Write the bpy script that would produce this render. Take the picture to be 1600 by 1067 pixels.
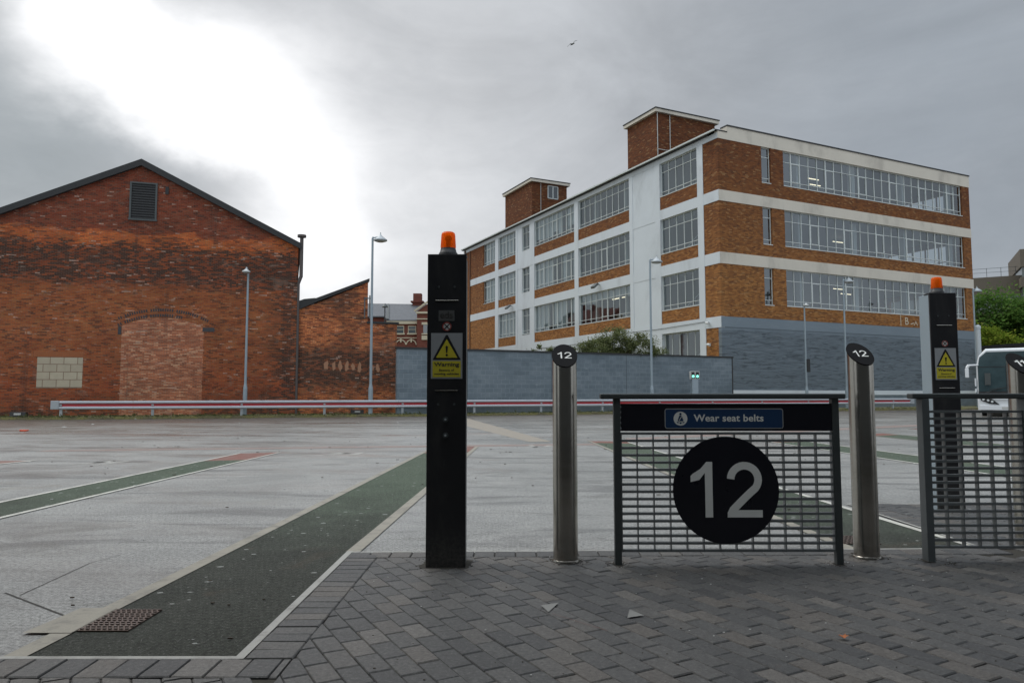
import bpy, math, random
from mathutils import Vector, Matrix, Euler
from math import sin, cos, tan, pi, radians, atan2, sqrt
random.seed(12)
SC = bpy.context.scene
for o in list(SC.objects): bpy.data.objects.remove(o)
COL = SC.collection

# ------------------------------------------------------------ camera
FPX, PITCH, ROLL, HC = 1135.0, math.atan(83.5/1135.0), radians(.05), 1.12
_cp, _sp, _cr, _sr = cos(PITCH), sin(PITCH), cos(ROLL), sin(ROLL)
# columns: camera right, forward, up in world axes
RM = Matrix(((1,0,0),(0,_cp,-_sp),(0,_sp,_cp))) @ Matrix(((_cr,0,_sr),(0,1,0),(-_sr,0,_cr)))
cam_d = bpy.data.cameras.new('camera'); cam = bpy.data.objects.new('camera', cam_d); COL.objects.link(cam)
cam_d.sensor_width = 36; cam_d.lens = 36*FPX/1600; cam_d.clip_end = 3000; cam_d.clip_start = .05
right, fwd, up = RM.col[0], RM.col[1], RM.col[2]
cam.matrix_world = Matrix((( right[0], up[0], -fwd[0], 0),( right[1], up[1], -fwd[1], 0),( right[2], up[2], -fwd[2], HC),(0,0,0,1)))
SC.camera = cam
def ray(px, py): return RM @ Vector(((px-800)/FPX, 1, -(py-533.5)/FPX))
def G(px, py):                       # point of the ground seen at a photograph pixel
    d = ray(px, py); t = -HC/d.z; return (d.x*t, d.y*t)
def D(px, py, y):                    # point at depth y
    d = ray(px, py); t = y/d.y; return (d.x*t, y, HC+d.z*t)

# ------------------------------------------------------------ sky
W = bpy.data.worlds.new('World'); SC.world = W; W.use_nodes = True
SUN_EL, SUN_AZ = radians(52), radians(-62)        # azimuth from +Y towards +X
class NT:
    def __init__(s, nt): s.nt = nt; nt.nodes.clear()
    def n(s, t, **kw):
        nd = s.nt.nodes.new(t)
        for k, v in kw.items():
            if k.startswith('i_'):
                nd.inputs[int(k[2:])].default_value = v
            else: setattr(nd, k, v)
        return nd
    def l(s, a, b): s.nt.links.new(a, b)
    def m(s, op, a, b=None, c=None, clamp=False):
        nd = s.n('ShaderNodeMath', operation=op); nd.use_clamp = clamp
        for i, v in enumerate((a, b, c)):
            if v is None: continue
            if isinstance(v, (int, float)): nd.inputs[i].default_value = v
            else: s.l(v, nd.inputs[i])
        return nd.outputs[0]
    def mix(s, f, a, b, mode='MIX'):
        nd = s.n('ShaderNodeMix', data_type='RGBA', blend_type=mode); nd.clamp_factor = True
        for i, v in ((0, f), (6, a), (7, b)):
            if isinstance(v, (int, float)): nd.inputs[i].default_value = v
            elif isinstance(v, tuple): nd.inputs[i].default_value = (*v[:3], 1)
            else: s.l(v, nd.inputs[i])
        return nd.outputs[2]
    def noise(s, vec, scale, detail=4, rough=.55, dist=0, sc=None):
        nd = s.n('ShaderNodeTexNoise'); nd.inputs['Scale'].default_value = scale
        nd.inputs['Detail'].default_value = detail; nd.inputs['Roughness'].default_value = rough
        nd.inputs['Distortion'].default_value = dist
        if sc is not None:
            mp = s.n('ShaderNodeMapping'); mp.inputs['Scale'].default_value = sc[:3]
            if len(sc) > 3: mp.inputs['Location'].default_value = (sc[3], sc[3]*1.7, sc[3]*.6)
            s.l(vec, mp.inputs[0]); vec = mp.outputs[0]
        s.l(vec, nd.inputs['Vector']); return nd.outputs['Fac']
    def ramp(s, v, stops, interp='LINEAR'):
        nd = s.n('ShaderNodeValToRGB'); s.l(v, nd.inputs[0]); cr = nd.color_ramp; cr.interpolation = interp
        while len(cr.elements) < len(stops): cr.elements.new(.5)
        for e, (p, c) in zip(cr.elements, stops):
            e.position = p; e.color = (c, c, c, 1) if isinstance(c, (int, float)) else (*c[:3], 1)
        return nd.outputs[0]
    def sstep(s, v, a, b):
        nd = s.n('ShaderNodeMapRange', interpolation_type='SMOOTHSTEP')
        s.l(v, nd.inputs[0]); nd.inputs[1].default_value = a; nd.inputs[2].default_value = b
        return nd.outputs[0]
w = NT(W.node_tree)
tc = w.n('ShaderNodeTexCoord'); gen = tc.outputs['Generated']
sep = w.n('ShaderNodeSeparateXYZ'); w.l(gen, sep.inputs[0])
el = w.m('ARCSINE', sep.outputs[2]); az = w.m('ARCTAN2', sep.outputs[0], sep.outputs[1])
n1 = w.noise(gen, 2.2, 6, .55, .3); n2 = w.noise(gen, 3.1, 6, .55, .2, (1,1,1.6,4.0)); n3 = w.noise(gen, 7, 6, .6, .4, (1,1,2.2,9.0))
azw = w.m('ADD', az, w.m('MULTIPLY', w.m('SUBTRACT', n1, .5), .26))
elw = w.m('ADD', el, w.m('MULTIPLY', w.m('SUBTRACT', n2, .5), .20))
def blob(px, py, ra, re, rot=0):
    d = ray(px, py).normalized(); a0 = atan2(d.x, d.y); e0 = math.asin(d.z)
    da = w.m('SUBTRACT', azw, a0); de = w.m('SUBTRACT', elw, e0)
    c, s_ = cos(rot), sin(rot)
    u = w.m('DIVIDE', w.m('ADD', w.m('MULTIPLY', da, c), w.m('MULTIPLY', de, s_)), ra)
    v = w.m('DIVIDE', w.m('SUBTRACT', w.m('MULTIPLY', de, c), w.m('MULTIPLY', da, s_)), re)
    r2 = w.m('ADD', w.m('MULTIPLY', u, u), w.m('MULTIPLY', v, v))
    return w.m('EXPONENT', w.m('MULTIPLY', r2, -1.0))
br = None
for (b, k) in ((blob(95,20,.10,.085,-.6),1.0),(blob(250,115,.13,.062,-.45),.95),(blob(400,175,.095,.08,-.6),.9),(blob(500,300,.07,.12,0),.75),(blob(460,400,.10,.06,0),.5),(blob(420,230,.34,.26,-.5),.42),(blob(640,330,.20,.16,0),.22)):
    t = w.m('MULTIPLY', b, k); br = t if br is None else w.m('ADD', br, t)
dk = w.m('MULTIPLY', blob(230,262,.15,.050,-.2), .62)
br = w.m('SUBTRACT', br, dk)
br = w.m('ADD', br, w.m('ADD', w.m('MULTIPLY', w.m('SUBTRACT', n3, .5), .34), w.m('MULTIPLY', w.m('SUBTRACT', w.noise(gen, 15, 5, .6, .6, (1,1,2,5)), .5), .26)))
fac = w.sstep(br, -.06, 1.55)
gr0 = w.mix(w.sstep(az, -.15, .55), (.525,.54,.56), (.295,.325,.36))
gr0 = w.mix(w.m('MULTIPLY', w.sstep(az, -.34, -.60), .85), gr0, (.30,.33,.345))
n4 = w.noise(gen, 2.6, 7, .58, 1.0, (1,1,1.8,17.0))
grey = w.mix(1.0, gr0, w.m('ADD', .50, w.m('ADD', w.m('MULTIPLY', n2, .36), w.m('MULTIPLY', n4, .66))), 'MULTIPLY')
cl = w.mix(fac, grey, (1.10,1.10,1.11))
# lighter towards the horizon, brighter overhead (standard overcast distribution)
cl = w.mix(w.m('MULTIPLY', w.sstep(el, .20, .0), .22), cl, (.60,.61,.63))
zen = w.m('ADD', 1.0, w.m('MULTIPLY', w.sstep(el, .55, 1.2), 2.4))
cl = w.mix(1.0, cl, zen, 'MULTIPLY')
back = w.m('ADD', 1.0, w.m('MULTIPLY', w.sstep(sep.outputs[1], .1, -.6), .9))
cl = w.mix(1.0, cl, back, 'MULTIPLY')
sky = w.n('ShaderNodeTexSky', sky_type='NISHITA'); sky.sun_disc = False
sky.sun_elevation = SUN_EL; sky.sun_rotation = SUN_AZ
cl10 = w.n('ShaderNodeVectorMath', operation='SCALE'); w.l(cl, cl10.inputs[0]); cl10.inputs[3].default_value = 10.0
fin = w.mix(.96, sky.outputs[0], cl10.outputs[0])
bg = w.n('ShaderNodeBackground'); w.l(fin, bg.inputs[0]); bg.inputs[1].default_value = .1
ow = w.n('ShaderNodeOutputWorld'); w.l(bg.outputs[0], ow.inputs[0])
sd = bpy.data.lights.new('sun', 'SUN'); sd.energy = 1.2; sd.angle = radians(30); sd.color = (1,.97,.93)
so = bpy.data.objects.new('sun', sd); COL.objects.link(so)
so.rotation_euler = Vector((-sin(SUN_AZ)*cos(SUN_EL), -cos(SUN_AZ)*cos(SUN_EL), -sin(SUN_EL))).to_track_quat('-Z','Y').to_euler()
vs = SC.view_settings; vs.view_transform = 'Standard'; vs.look = 'None'; vs.exposure = 0.13; vs.gamma = 1
SC.cycles.max_bounces = 8; SC.cycles.transparent_max_bounces = 12; SC.cycles.use_denoising = True

# ------------------------------------------------------------ materials
MATS = {}
def mat(name, fn):
    if name in MATS: return MATS[name]
    m = bpy.data.materials.new(name); m.use_nodes = True; s = NT(m.node_tree)
    out = s.n('ShaderNodeOutputMaterial'); sh = fn(s); s.l(sh, out.inputs[0]); MATS[name] = m; return m
def prin(s, col, rough=.6, metal=0, bump=None, bstr=.3, bdist=.01, spec=.5, **kw):
    p = s.n('ShaderNodeBsdfPrincipled')
    for k, v in (('Base Color', col), ('Roughness', rough), ('Metallic', metal), ('Specular IOR Level', spec)):
        if isinstance(v, tuple): p.inputs[k].default_value = (*v[:3], 1)
        elif isinstance(v, (int, float)): p.inputs[k].default_value = v
        else: s.l(v, p.inputs[k])
    for k, v in kw.items(): p.inputs[k.replace('_', ' ')].default_value = v
    if bump is not None:
        b = s.n('ShaderNodeBump'); b.inputs['Strength'].default_value = bstr; b.inputs['Distance'].default_value = bdist
        s.l(bump, b.inputs['Height']); s.l(b.outputs[0], p.inputs['Normal'])
    return p.outputs[0]
def obc(s): return s.n('ShaderNodeTexCoord').outputs['Object']
def uvc(s): return s.n('ShaderNodeTexCoord').outputs['UV']
def paint(name, col, rough=.5, var=.15, metal=0, scale=3, dirt=.0, spec=.5):
    def f(s):
        o = obc(s); n = s.noise(o, scale, 5, .6); n2_ = s.noise(o, scale*14, 3, .6)
        v = s.m('ADD', 1-var, s.m('MULTIPLY', s.m('ADD', s.m('MULTIPLY', n, .7), s.m('MULTIPLY', n2_, .3)), 2*var))
        c = s.mix(1.0, col, v, 'MULTIPLY')
        if dirt: c = s.mix(s.m('MULTIPLY', s.sstep(s.noise(o, scale*.7, 6, .65, .4, (1,1,.4,3)), .5, .75), dirt), c, (.06,.055,.045))
        return prin(s, c, s.m('ADD', rough-.08, s.m('MULTIPLY', n, .16)), metal, n2_, .08, .004, spec)
    return mat(name, f)
def sep_z(s, vec):
    q = s.n('ShaderNodeSeparateXYZ'); s.l(vec, q.inputs[0]); return q.outputs
def bricktex(s, uv, bw, bh, mortar, c1, c2, cm, bias=0, offset=.5):
    b = s.n('ShaderNodeTexBrick'); b.offset = offset; s.l(uv, b.inputs['Vector']); b.inputs['Scale'].default_value = 1
    b.inputs['Brick Width'].default_value = bw; b.inputs['Row Height'].default_value = bh
    b.inputs['Mortar Size'].default_value = mortar; b.inputs['Mortar Smooth'].default_value = .2; b.inputs['Bias'].default_value = bias
    for k, c in (('Color1', c1), ('Color2', c2), ('Mortar', cm)):
        if isinstance(c, tuple): b.inputs[k].default_value = (*c, 1)
        else: s.l(c, b.inputs[k])
    return b
def m_oldbrick(s, zones=True, lighter=False, band=None):
    uv = uvc(s); xyz = sep_z(s, uv)
    # one random tone per brick: snap the uv to the brick grid
    bw, bh = .21, .070
    row = s.m('FLOOR', s.m('DIVIDE', xyz[1], bh)); off = s.m('MULTIPLY', s.m('MODULO', row, 2), .5)
    colu = s.m('FLOOR', s.m('ADD', s.m('DIVIDE', xyz[0], bw), off))
    cmb = s.n('ShaderNodeCombineXYZ'); s.l(colu, cmb.inputs[0]); s.l(row, cmb.inputs[1])
    wn = s.n('ShaderNodeTexWhiteNoise', noise_dimensions='2D'); s.l(cmb.outputs[0], wn.inputs[0]); rnd = wn.outputs[0]
    wn2 = s.n('ShaderNodeTexWhiteNoise', noise_dimensions='1D'); s.l(row, wn2.inputs['W']); 
    big = s.noise(uv, .35, 5, .6, .5); mid = s.noise(uv, 1.0, 6, .65, .6, (.8,1.8,1,2)); streak = s.noise(uv, 1.0, 5, .7, .3, (.9,7,1,5)); fine = s.noise(uv, 9, 4, .7, 0, (1,2,1,7))
    c = s.ramp(s.m('ADD', s.m('MULTIPLY', rnd, .34), s.m('ADD', s.m('MULTIPLY', mid, .42), s.m('MULTIPLY', streak, .30))), [(.20,(.10,.036,.022)), (.36,(.27,.085,.038)), (.52,(.44,.145,.055)), (.68,(.55,.215,.08)), (.88,(.60,.36,.21))])
    if lighter:
        c = s.ramp(s.m('ADD', s.m('MULTIPLY', rnd, .55), s.m('MULTIPLY', mid, .5)), [(.25,(.25,.088,.048)), (.48,(.35,.125,.062)), (.62,(.42,.16,.08)), (.78,(.50,.29,.18))])
    if zones:
        z = s.m('ADD', xyz[1], s.m('MULTIPLY', s.m('SUBTRACT', s.m('ADD', s.m('MULTIPLY', mid, .6), s.m('MULTIPLY', big, .4)), .5), 2.2))
        zn = s.m('DIVIDE', z, 14)
        tint = s.ramp(zn, [(0,(.62,.60,.62)), (.10,(.80,.62,.55)), (.30,(.80,.78,.72)), (.46,(.80,.74,.62)), (.50,(.62,.52,.50)), (.60,(.58,.48,.42)), (.645,(1.15,.92,.62)), (.672,(1.25,1.0,.70)), (.685,(.50,.36,.42)), (1,(.52,.36,.42))])
        c = s.mix(1.0, c, tint, 'MULTIPLY')
        # sooty black band and the sooty right-hand edge
        soot = s.m('MULTIPLY', s.sstep(zn, .46, .53), s.sstep(zn, .665, .60))
        edge = s.m('MULTIPLY', s.sstep(xyz[0], 5.2, 7.6), s.sstep(xyz[1], 9.2, 7.5))
        low = s.m('MULTIPLY', s.sstep(zn, .11, .02), .5)
        so_ = s.m('MULTIPLY', s.m('ADD', s.m('ADD', s.m('MULTIPLY', soot, 1.25), s.m('MULTIPLY', edge, .85)), s.m('ADD', low, .40)), s.sstep(s.m('ADD', s.m('MULTIPLY', streak, .62), s.m('MULTIPLY', rnd, .38)), .38, .62), None, True)
        c = s.mix(s.m('MULTIPLY', so_, .9), c, (.028,.022,.020))
    else:
        so_ = s.m('MULTIPLY', s.sstep(s.m('ADD', s.m('MULTIPLY', streak, .5), s.m('MULTIPLY', big, .5)), .47, .60), .8 if not lighter else .12)
        if not lighter:
            zz = s.m('ADD', xyz[1], s.m('MULTIPLY', s.m('SUBTRACT', mid, .5), 2.4)); bd = s.m('MULTIPLY', s.sstep(zz, 1.0, 1.9), s.sstep(zz, 4.3, 3.4))
            so_ = s.m('MAXIMUM', so_, s.m('MULTIPLY', bd, s.m('ADD', .35, s.m('MULTIPLY', s.sstep(s.m('ADD', s.m('MULTIPLY', streak, .6), s.m('MULTIPLY', rnd, .4)), .3, .6), .6))))
        c = s.mix(so_, c, (.035,.026,.022))
    # run-off stains and pale patches where faces have spalled or lime has leached
    runs = s.m('MULTIPLY', s.sstep(s.noise(uv, 1, 3, .5, .2, (1.6,.12,1,3)), .60, .70), .55)
    c = s.mix(s.m('MULTIPLY', runs, .7), c, (.05,.03,.026))
    pale = s.m('MULTIPLY', s.sstep(s.noise(uv, 1.5, 8, .78, .8, (.8,2.0,1,11)), .57, .66), s.sstep(rnd, .25, .55))
    c = s.mix(s.m('MULTIPLY', pale, .62), c, (.42,.33,.27))
    wn3 = s.n('ShaderNodeTexWhiteNoise', noise_dimensions='3D'); s.l(cmb.outputs[0], wn3.inputs[0]); r3 = wn3.outputs[0]
    c = s.mix(s.m('MULTIPLY', s.m('GREATER_THAN', r3, .955), s.m('MULTIPLY', s.sstep(mid, .45, .6), .6)), c, (.45,.36,.30))
    c = s.mix(s.m('MULTIPLY', s.m('LESS_THAN', r3, .15), .6 if not lighter else .25), c, (.045,.026,.022))
    c = s.mix(1.0, c, s.m('ADD', .50, s.m('MULTIPLY', fine, 1.0)), 'MULTIPLY')
    c = s.mix(1.0, c, (1.32,1.19,1.14), 'MULTIPLY')
    blot = s.noise(uv, .55, 7, .68, 1.0, (.8,1.5,1,51))
    c = s.mix(1.0, c, s.m('ADD', .30, s.m('MULTIPLY', blot, 1.45)), 'MULTIPLY')
    c = s.mix(s.m('MULTIPLY', s.sstep(s.noise(uv, .9, 7, .72, 1.2, (.7,1.6,1,61)), .56, .66), .34), c, (.34,.24,.185))
    b = bricktex(s, uv, bw, bh, .011, (1,1,1), (1,1,1), (0,0,0))
    mort = s.mix(.6, c, (.17,.13,.105)) if not lighter else s.mix(.6, c, (.34,.26,.20))
    c = s.mix(b.outputs['Fac'], c, mort)
    h = s.m('SUBTRACT', s.m('ADD', s.m('MULTIPLY', rnd, .5), s.m('MULTIPLY', fine, .7)), b.outputs['Fac'])
    return prin(s, c, .9, 0, h, .9, .03, .2)
M_OLD = mat('old_brick', lambda s: m_oldbrick(s))
M_OLD2 = mat('old_brick_patchy', lambda s: m_oldbrick(s, False))
M_INF = mat('infill_brick', lambda s: m_oldbrick(s, False, True))
def m_office(s):
    uv = uvc(s); xyz = sep_z(s, uv); bw, bh = .26, .088
    row = s.m('FLOOR', s.m('DIVIDE', xyz[1], bh)); off = s.m('MULTIPLY', s.m('MODULO', row, 2), .5)
    colu = s.m('FLOOR', s.m('ADD', s.m('DIVIDE', xyz[0], bw), off))
    cmb = s.n('ShaderNodeCombineXYZ'); s.l(colu, cmb.inputs[0]); s.l(row, cmb.inputs[1])
    wn = s.n('ShaderNodeTexWhiteNoise', noise_dimensions='2D'); s.l(cmb.outputs[0], wn.inputs[0]); rnd = wn.outputs[0]
    mid = s.noise(uv, 1.1, 7, .72, .2, (.7,3.6,1,2)); fine = s.noise(uv, 10, 4, .7)
    c = s.ramp(s.m('ADD', s.m('MULTIPLY', rnd, .42), s.m('MULTIPLY', mid, .58)), [(.2,(.15,.06,.025)), (.5,(.265,.12,.042)), (.7,(.32,.155,.056)), (.9,(.38,.21,.09))])
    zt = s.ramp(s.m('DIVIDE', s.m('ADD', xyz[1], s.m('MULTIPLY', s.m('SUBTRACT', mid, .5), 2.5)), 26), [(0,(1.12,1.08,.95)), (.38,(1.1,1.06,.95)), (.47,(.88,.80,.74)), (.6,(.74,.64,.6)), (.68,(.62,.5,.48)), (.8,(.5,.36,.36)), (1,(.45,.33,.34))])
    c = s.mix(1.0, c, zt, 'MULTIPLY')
    c = s.mix(s.m('MULTIPLY', s.sstep(s.noise(uv, 1, 5, .7, .3, (.7,3.5,1,6)), .53, .70), .6), c, (.07,.035,.022))
    wn3 = s.n('ShaderNodeTexWhiteNoise', noise_dimensions='3D'); s.l(cmb.outputs[0], wn3.inputs[0])
    c = s.mix(s.m('MULTIPLY', s.m('LESS_THAN', wn3.outputs[0], .20), .42), c, (.07,.035,.022)); c = s.mix(s.m('MULTIPLY', s.m('GREATER_THAN', wn3.outputs[0], .94), .3), c, (.42,.28,.14))
    c = s.mix(1.0, c, s.m('ADD', .55, s.m('MULTIPLY', fine, .9)), 'MULTIPLY')
    c = s.mix(1.0, c, (1.20,1.17,1.12), 'MULTIPLY')
    b = bricktex(s, uv, bw, bh, .010, (1,1,1), (1,1,1), (0,0,0))
    c = s.mix(s.m('MULTIPLY', b.outputs['Fac'], .8), c, s.mix(.45, c, (.12,.10,.08)))
    h = s.m('SUBTRACT', s.m('MULTIPLY', s.m('ADD', rnd, fine), .5), b.outputs['Fac'])
    return prin(s, c, .88, 0, h, .8, .025, .25)
M_OFF = mat('office_brick', m_office)
def m_bluebrick(s):
    uv = uvc(s); rough_ = s.noise(uv, 1, 8, .74, .8, (.8,5.5,1,2)); big = s.noise(uv, .25, 4, .6, .3)
    xyz = sep_z(s, uv)
    b = bricktex(s, uv, .26, .1, .012, (1,1,1), (1,1,1), (0,0,0))
    upz = s.sstep(xyz[1], 6.0, 5.7)                      # smooth render above, bare rough brick below
    hh = s.m('MULTIPLY', s.m('SUBTRACT', s.m('MULTIPLY', rough_, 2.2), s.m('MULTIPLY', b.outputs['Fac'], .7)), upz)
    c = s.mix(big, (.155,.195,.23), (.215,.26,.30))
    c = s.mix(s.m('MULTIPLY', s.sstep(rough_, .49, .40), s.m('MULTIPLY', upz, .7)), c, (.06,.075,.09))
    c = s.mix(s.m('MULTIPLY', s.sstep(rough_, .54, .64), .5), c, (.25,.29,.32))
    c = s.mix(s.m('MULTIPLY', b.outputs['Fac'], s.m('MULTIPLY', upz, .35)), c, (.05,.06,.07))
    return prin(s, c, .6, 0, hh, 1.0, .05, .35)
M_BLUEB = mat('painted_rough_brick', m_bluebrick)
def m_blueblock(s):
    uv = uvc(s); bw, bh = .5, .25; xyz = sep_z(s, uv)
    row = s.m('FLOOR', s.m('DIVIDE', xyz[1], bh)); off = s.m('MULTIPLY', s.m('MODULO', row, 2), .5)
    colu = s.m('FLOOR', s.m('ADD', s.m('DIVIDE', xyz[0], bw), off))
    cmb = s.n('ShaderNodeCombineXYZ'); s.l(colu, cmb.inputs[0]); s.l(row, cmb.inputs[1])
    wn = s.n('ShaderNodeTexWhiteNoise', noise_dimensions='2D'); s.l(cmb.outputs[0], wn.inputs[0]); rnd = wn.outputs[0]
    big = s.noise(uv, .5, 6, .65, .4, (.6,1,1,3)); fine = s.noise(uv, 6, 4, .65)
    v = s.m('ADD', s.m('MULTIPLY', rnd, .14), s.m('ADD', s.m('MULTIPLY', big, .5), s.m('MULTIPLY', s.noise(uv, 1, 7, .7, .5, (.7,4,1,9)), .36)))
    c = s.ramp(v, [(.25,(.09,.118,.14)), (.5,(.15,.19,.22)), (.75,(.23,.27,.30))])
    b = bricktex(s, uv, bw, bh, .012, (1,1,1), (1,1,1), (0,0,0))
    c = s.mix(s.m('MULTIPLY', b.outputs['Fac'], s.sstep(big, .35, .6)), c, (.25,.29,.32))
    c = s.mix(s.m('MULTIPLY', s.sstep(s.noise(uv, 1.5, 6, .7, .5, (.5,2,1,8)), .62, .7), .5), c, (.32,.36,.38))
    c = s.mix(s.m('MULTIPLY', s.sstep(xyz[1], .9, .0), s.m('MULTIPLY', big, .7)), c, (.07,.075,.06))
    return prin(s, c, .6, 0, s.m('SUBTRACT', s.m('MULTIPLY', fine, .5), b.outputs['Fac']), .6, .015, .35)
M_BLUE = mat('painted_blockwork', m_blueblock)
M_WHITE = paint('white_render', (.62,.665,.70), .7, .10, 0, .5, .22)
M_WHITE2 = paint('pale_grey_render', (.50,.54,.56), .75, .10, 0, .5, .12)
M_CREAM = paint('cream_concrete', (.62,.575,.495), .75, .12, 0, .6, .28)
M_FRAMEW = paint('white_window_paint', (.60,.64,.63), .5, .06)
M_DARKROOF = paint('dark_roofing', (.028,.029,.03), .7, .3, 0, 2)
M_SLATE = mat('slate', lambda s: (lambda uv, b: prin(s, s.mix(1.0, s.mix(s.noise(uv, 3, 4, .6, 0), (.075,.085,.10), (.13,.14,.155)), b.outputs[0], 'MULTIPLY'), .55, 0, b.outputs['Fac'], .4, .02))(uvc(s), bricktex(s, uvc(s), .3, .22, .012, (.8,.8,.8), (1,1,1), (.5,.5,.5))))
M_STONE = paint('pale_stone', (.58,.52,.40), .8, .15, 0, 2)
M_BRICKRED = mat('red_brick_far', lambda s: prin(s, bricktex(s, uvc(s), .26, .09, .012, (.16,.045,.03), (.22,.06,.038), (.12,.06,.05)).outputs[0], .9))
M_CONC = paint('brown_concrete', (.13,.112,.09), .85, .2, 0, .6, .2)
M_CREAMB = paint('cream_block', (.62,.56,.42), .9, .1, 0, 1)
M_BLOCKINF = mat('pale_blocks', lambda s: (lambda b: prin(s, s.mix(1, b.outputs[0], s.m('ADD', .8, s.m('MULTIPLY', s.noise(uvc(s), 3, 5, .6), .4)), 'MULTIPLY'), .9, 0, b.outputs['Fac'], .4, .01))(bricktex(s, uvc(s), .6, .38, .018, (.50,.44,.33), (.42,.36,.27), (.24,.17,.12))))
M_GALV = paint('galvanised_steel', (.40,.43,.45), .45, .18, .35, 4, .1)
M_POLE = paint('grey_pole_paint', (.30,.36,.40), .5, .12, .1, 3)
M_LAMPW = paint('lamp_white', (.62,.64,.64), .4, .08)
def m_black(s):
    o = obc(s); z = sep_z(s, o)[2]; n = s.noise(o, 4, 7, .7, .5, (1,1,.35,2)); f = s.noise(o, 45, 4, .7)
    dust = s.m('ADD', s.m('MULTIPLY', s.sstep(n, .48, .72), .22), s.m('MULTIPLY', s.m('MULTIPLY', s.sstep(z, .32, .0), s.sstep(f, .3, .7)), .75), None, True)
    c = s.mix(dust, (.013,.013,.015), (.085,.08,.07))
    c = s.mix(s.m('MULTIPLY', s.sstep(s.noise(o, 1, 5, .6, 0, (40,40,3,7)), .68, .74), .3), c, (.10,.10,.10))
    return prin(s, c, s.m('ADD', .28, s.m('MULTIPLY', n, .25)), 0, f, .05, .002, .5)
M_BLACK = mat('black_powder_coat', m_black)
M_BLACKG = paint('black_gloss_panel', (.010,.010,.016), .3, .2, 0, 3, 0, .4)
M_DGREY = paint('dark_grey_metal', (.075,.085,.085), .45, .2, .3, 8, .05)
M_MGREY = paint('mid_grey_metal', (.14,.155,.16), .45, .2, .4, 8, .1)
M_NUM = paint('light_lettering', (.80,.80,.76), .6, .05)
M_NUMD = paint('grey_lettering', (.42,.42,.41), .6, .05)
M_YEL = paint('yellow_sign', (.55,.47,.03), .5, .08)
M_SIGNG = paint('grey_sign_plate', (.30,.31,.32), .5, .08)
M_BLUS = paint('blue_sign', (.012,.045,.12), .4, .1)
M_RED = paint('red_paint', (.42,.02,.03), .5, .15)
M_PLW = paint('dull_white', (.50,.50,.48), .5, .08)
M_RUBBER = paint('rubber', (.015,.015,.016), .8, .2)
M_COACH = paint('coach_white', (.74,.76,.78), .25, .04, 0, 1, .05)
M_BLIND = paint('blind_fabric', (.62,.64,.64), .9, .06)
M_INT = paint('interior_plaster', (.22,.24,.245), .9, .1)
M_BARK = paint('bark', (.06,.045,.03), .9, .3, 0, 6)
def m_glass(s, tint=(.62,.68,.70), refl=.26):
    t = s.n('ShaderNodeBsdfTransparent'); t.inputs[0].default_value = (*tint, 1)
    g = s.n('ShaderNodeBsdfGlossy'); g.inputs[0].default_value = (.85,.9,.93,1); g.inputs['Roughness'].default_value = .03
    nz = s.noise(obc(s), .9, 3, .5); b = s.n('ShaderNodeBump'); b.inputs['Strength'].default_value = .05; b.inputs['Distance'].default_value = .05
    s.l(nz, b.inputs['Height']); s.l(b.outputs[0], g.inputs['Normal'])
    mx = s.n('ShaderNodeMixShader'); mx.inputs[0].default_value = refl
    s.l(t.outputs[0], mx.inputs[1]); s.l(g.outputs[0], mx.inputs[2]); return mx.outputs[0]
M_GLASS = mat('window_glass', lambda s: m_glass(s))
M_GLASSD = mat('dark_glass', lambda s: m_glass(s, (.35,.42,.44), .22))
M_TUBE = mat('lit_tube', lambda s: (lambda e: (e.inputs[0].__setattr__('default_value', (1,.86,.6,1)), e.inputs[1].__setattr__('default_value', 2.2), e.outputs[0])[2])(s.n('ShaderNodeEmission')))
M_SIGNAL = mat('lit_green_signal', lambda s: (lambda e: (e.inputs[0].__setattr__('default_value', (.25,1,.75,1)), e.inputs[1].__setattr__('default_value', 1.6), e.outputs[0])[2])(s.n('ShaderNodeEmission')))
def m_steel(s):
    o = obc(s); n = s.noise(o, 1, 5, .6, 0, (60,60,.6)); n2_ = s.noise(o, 6, 5, .65, .2, (1,1,2.5,3)); z = sep_z(s, o)[2]
    c = s.mix(n2_, (.40,.375,.33), (.52,.50,.46))
    dirt = s.m('MULTIPLY', s.sstep(z, .35, 0), s.sstep(n2_, .3, .7)); c = s.mix(s.m('MULTIPLY', dirt, .6), c, (.16,.13,.10))
    p = s.n('ShaderNodeBsdfPrincipled'); s.l(c, p.inputs['Base Color']); p.inputs['Metallic'].default_value = 1
    s.l(s.m('ADD', .16, s.m('MULTIPLY', n2_, .12)), p.inputs['Roughness'])
    b = s.n('ShaderNodeBump'); b.inputs['Strength'].default_value = .03; b.inputs['Distance'].default_value = .002; s.l(n, b.inputs['Height']); s.l(b.outputs[0], p.inputs['Normal'])
    return p.outputs[0]
M_STEEL = mat('brushed_stainless', m_steel)
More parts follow.
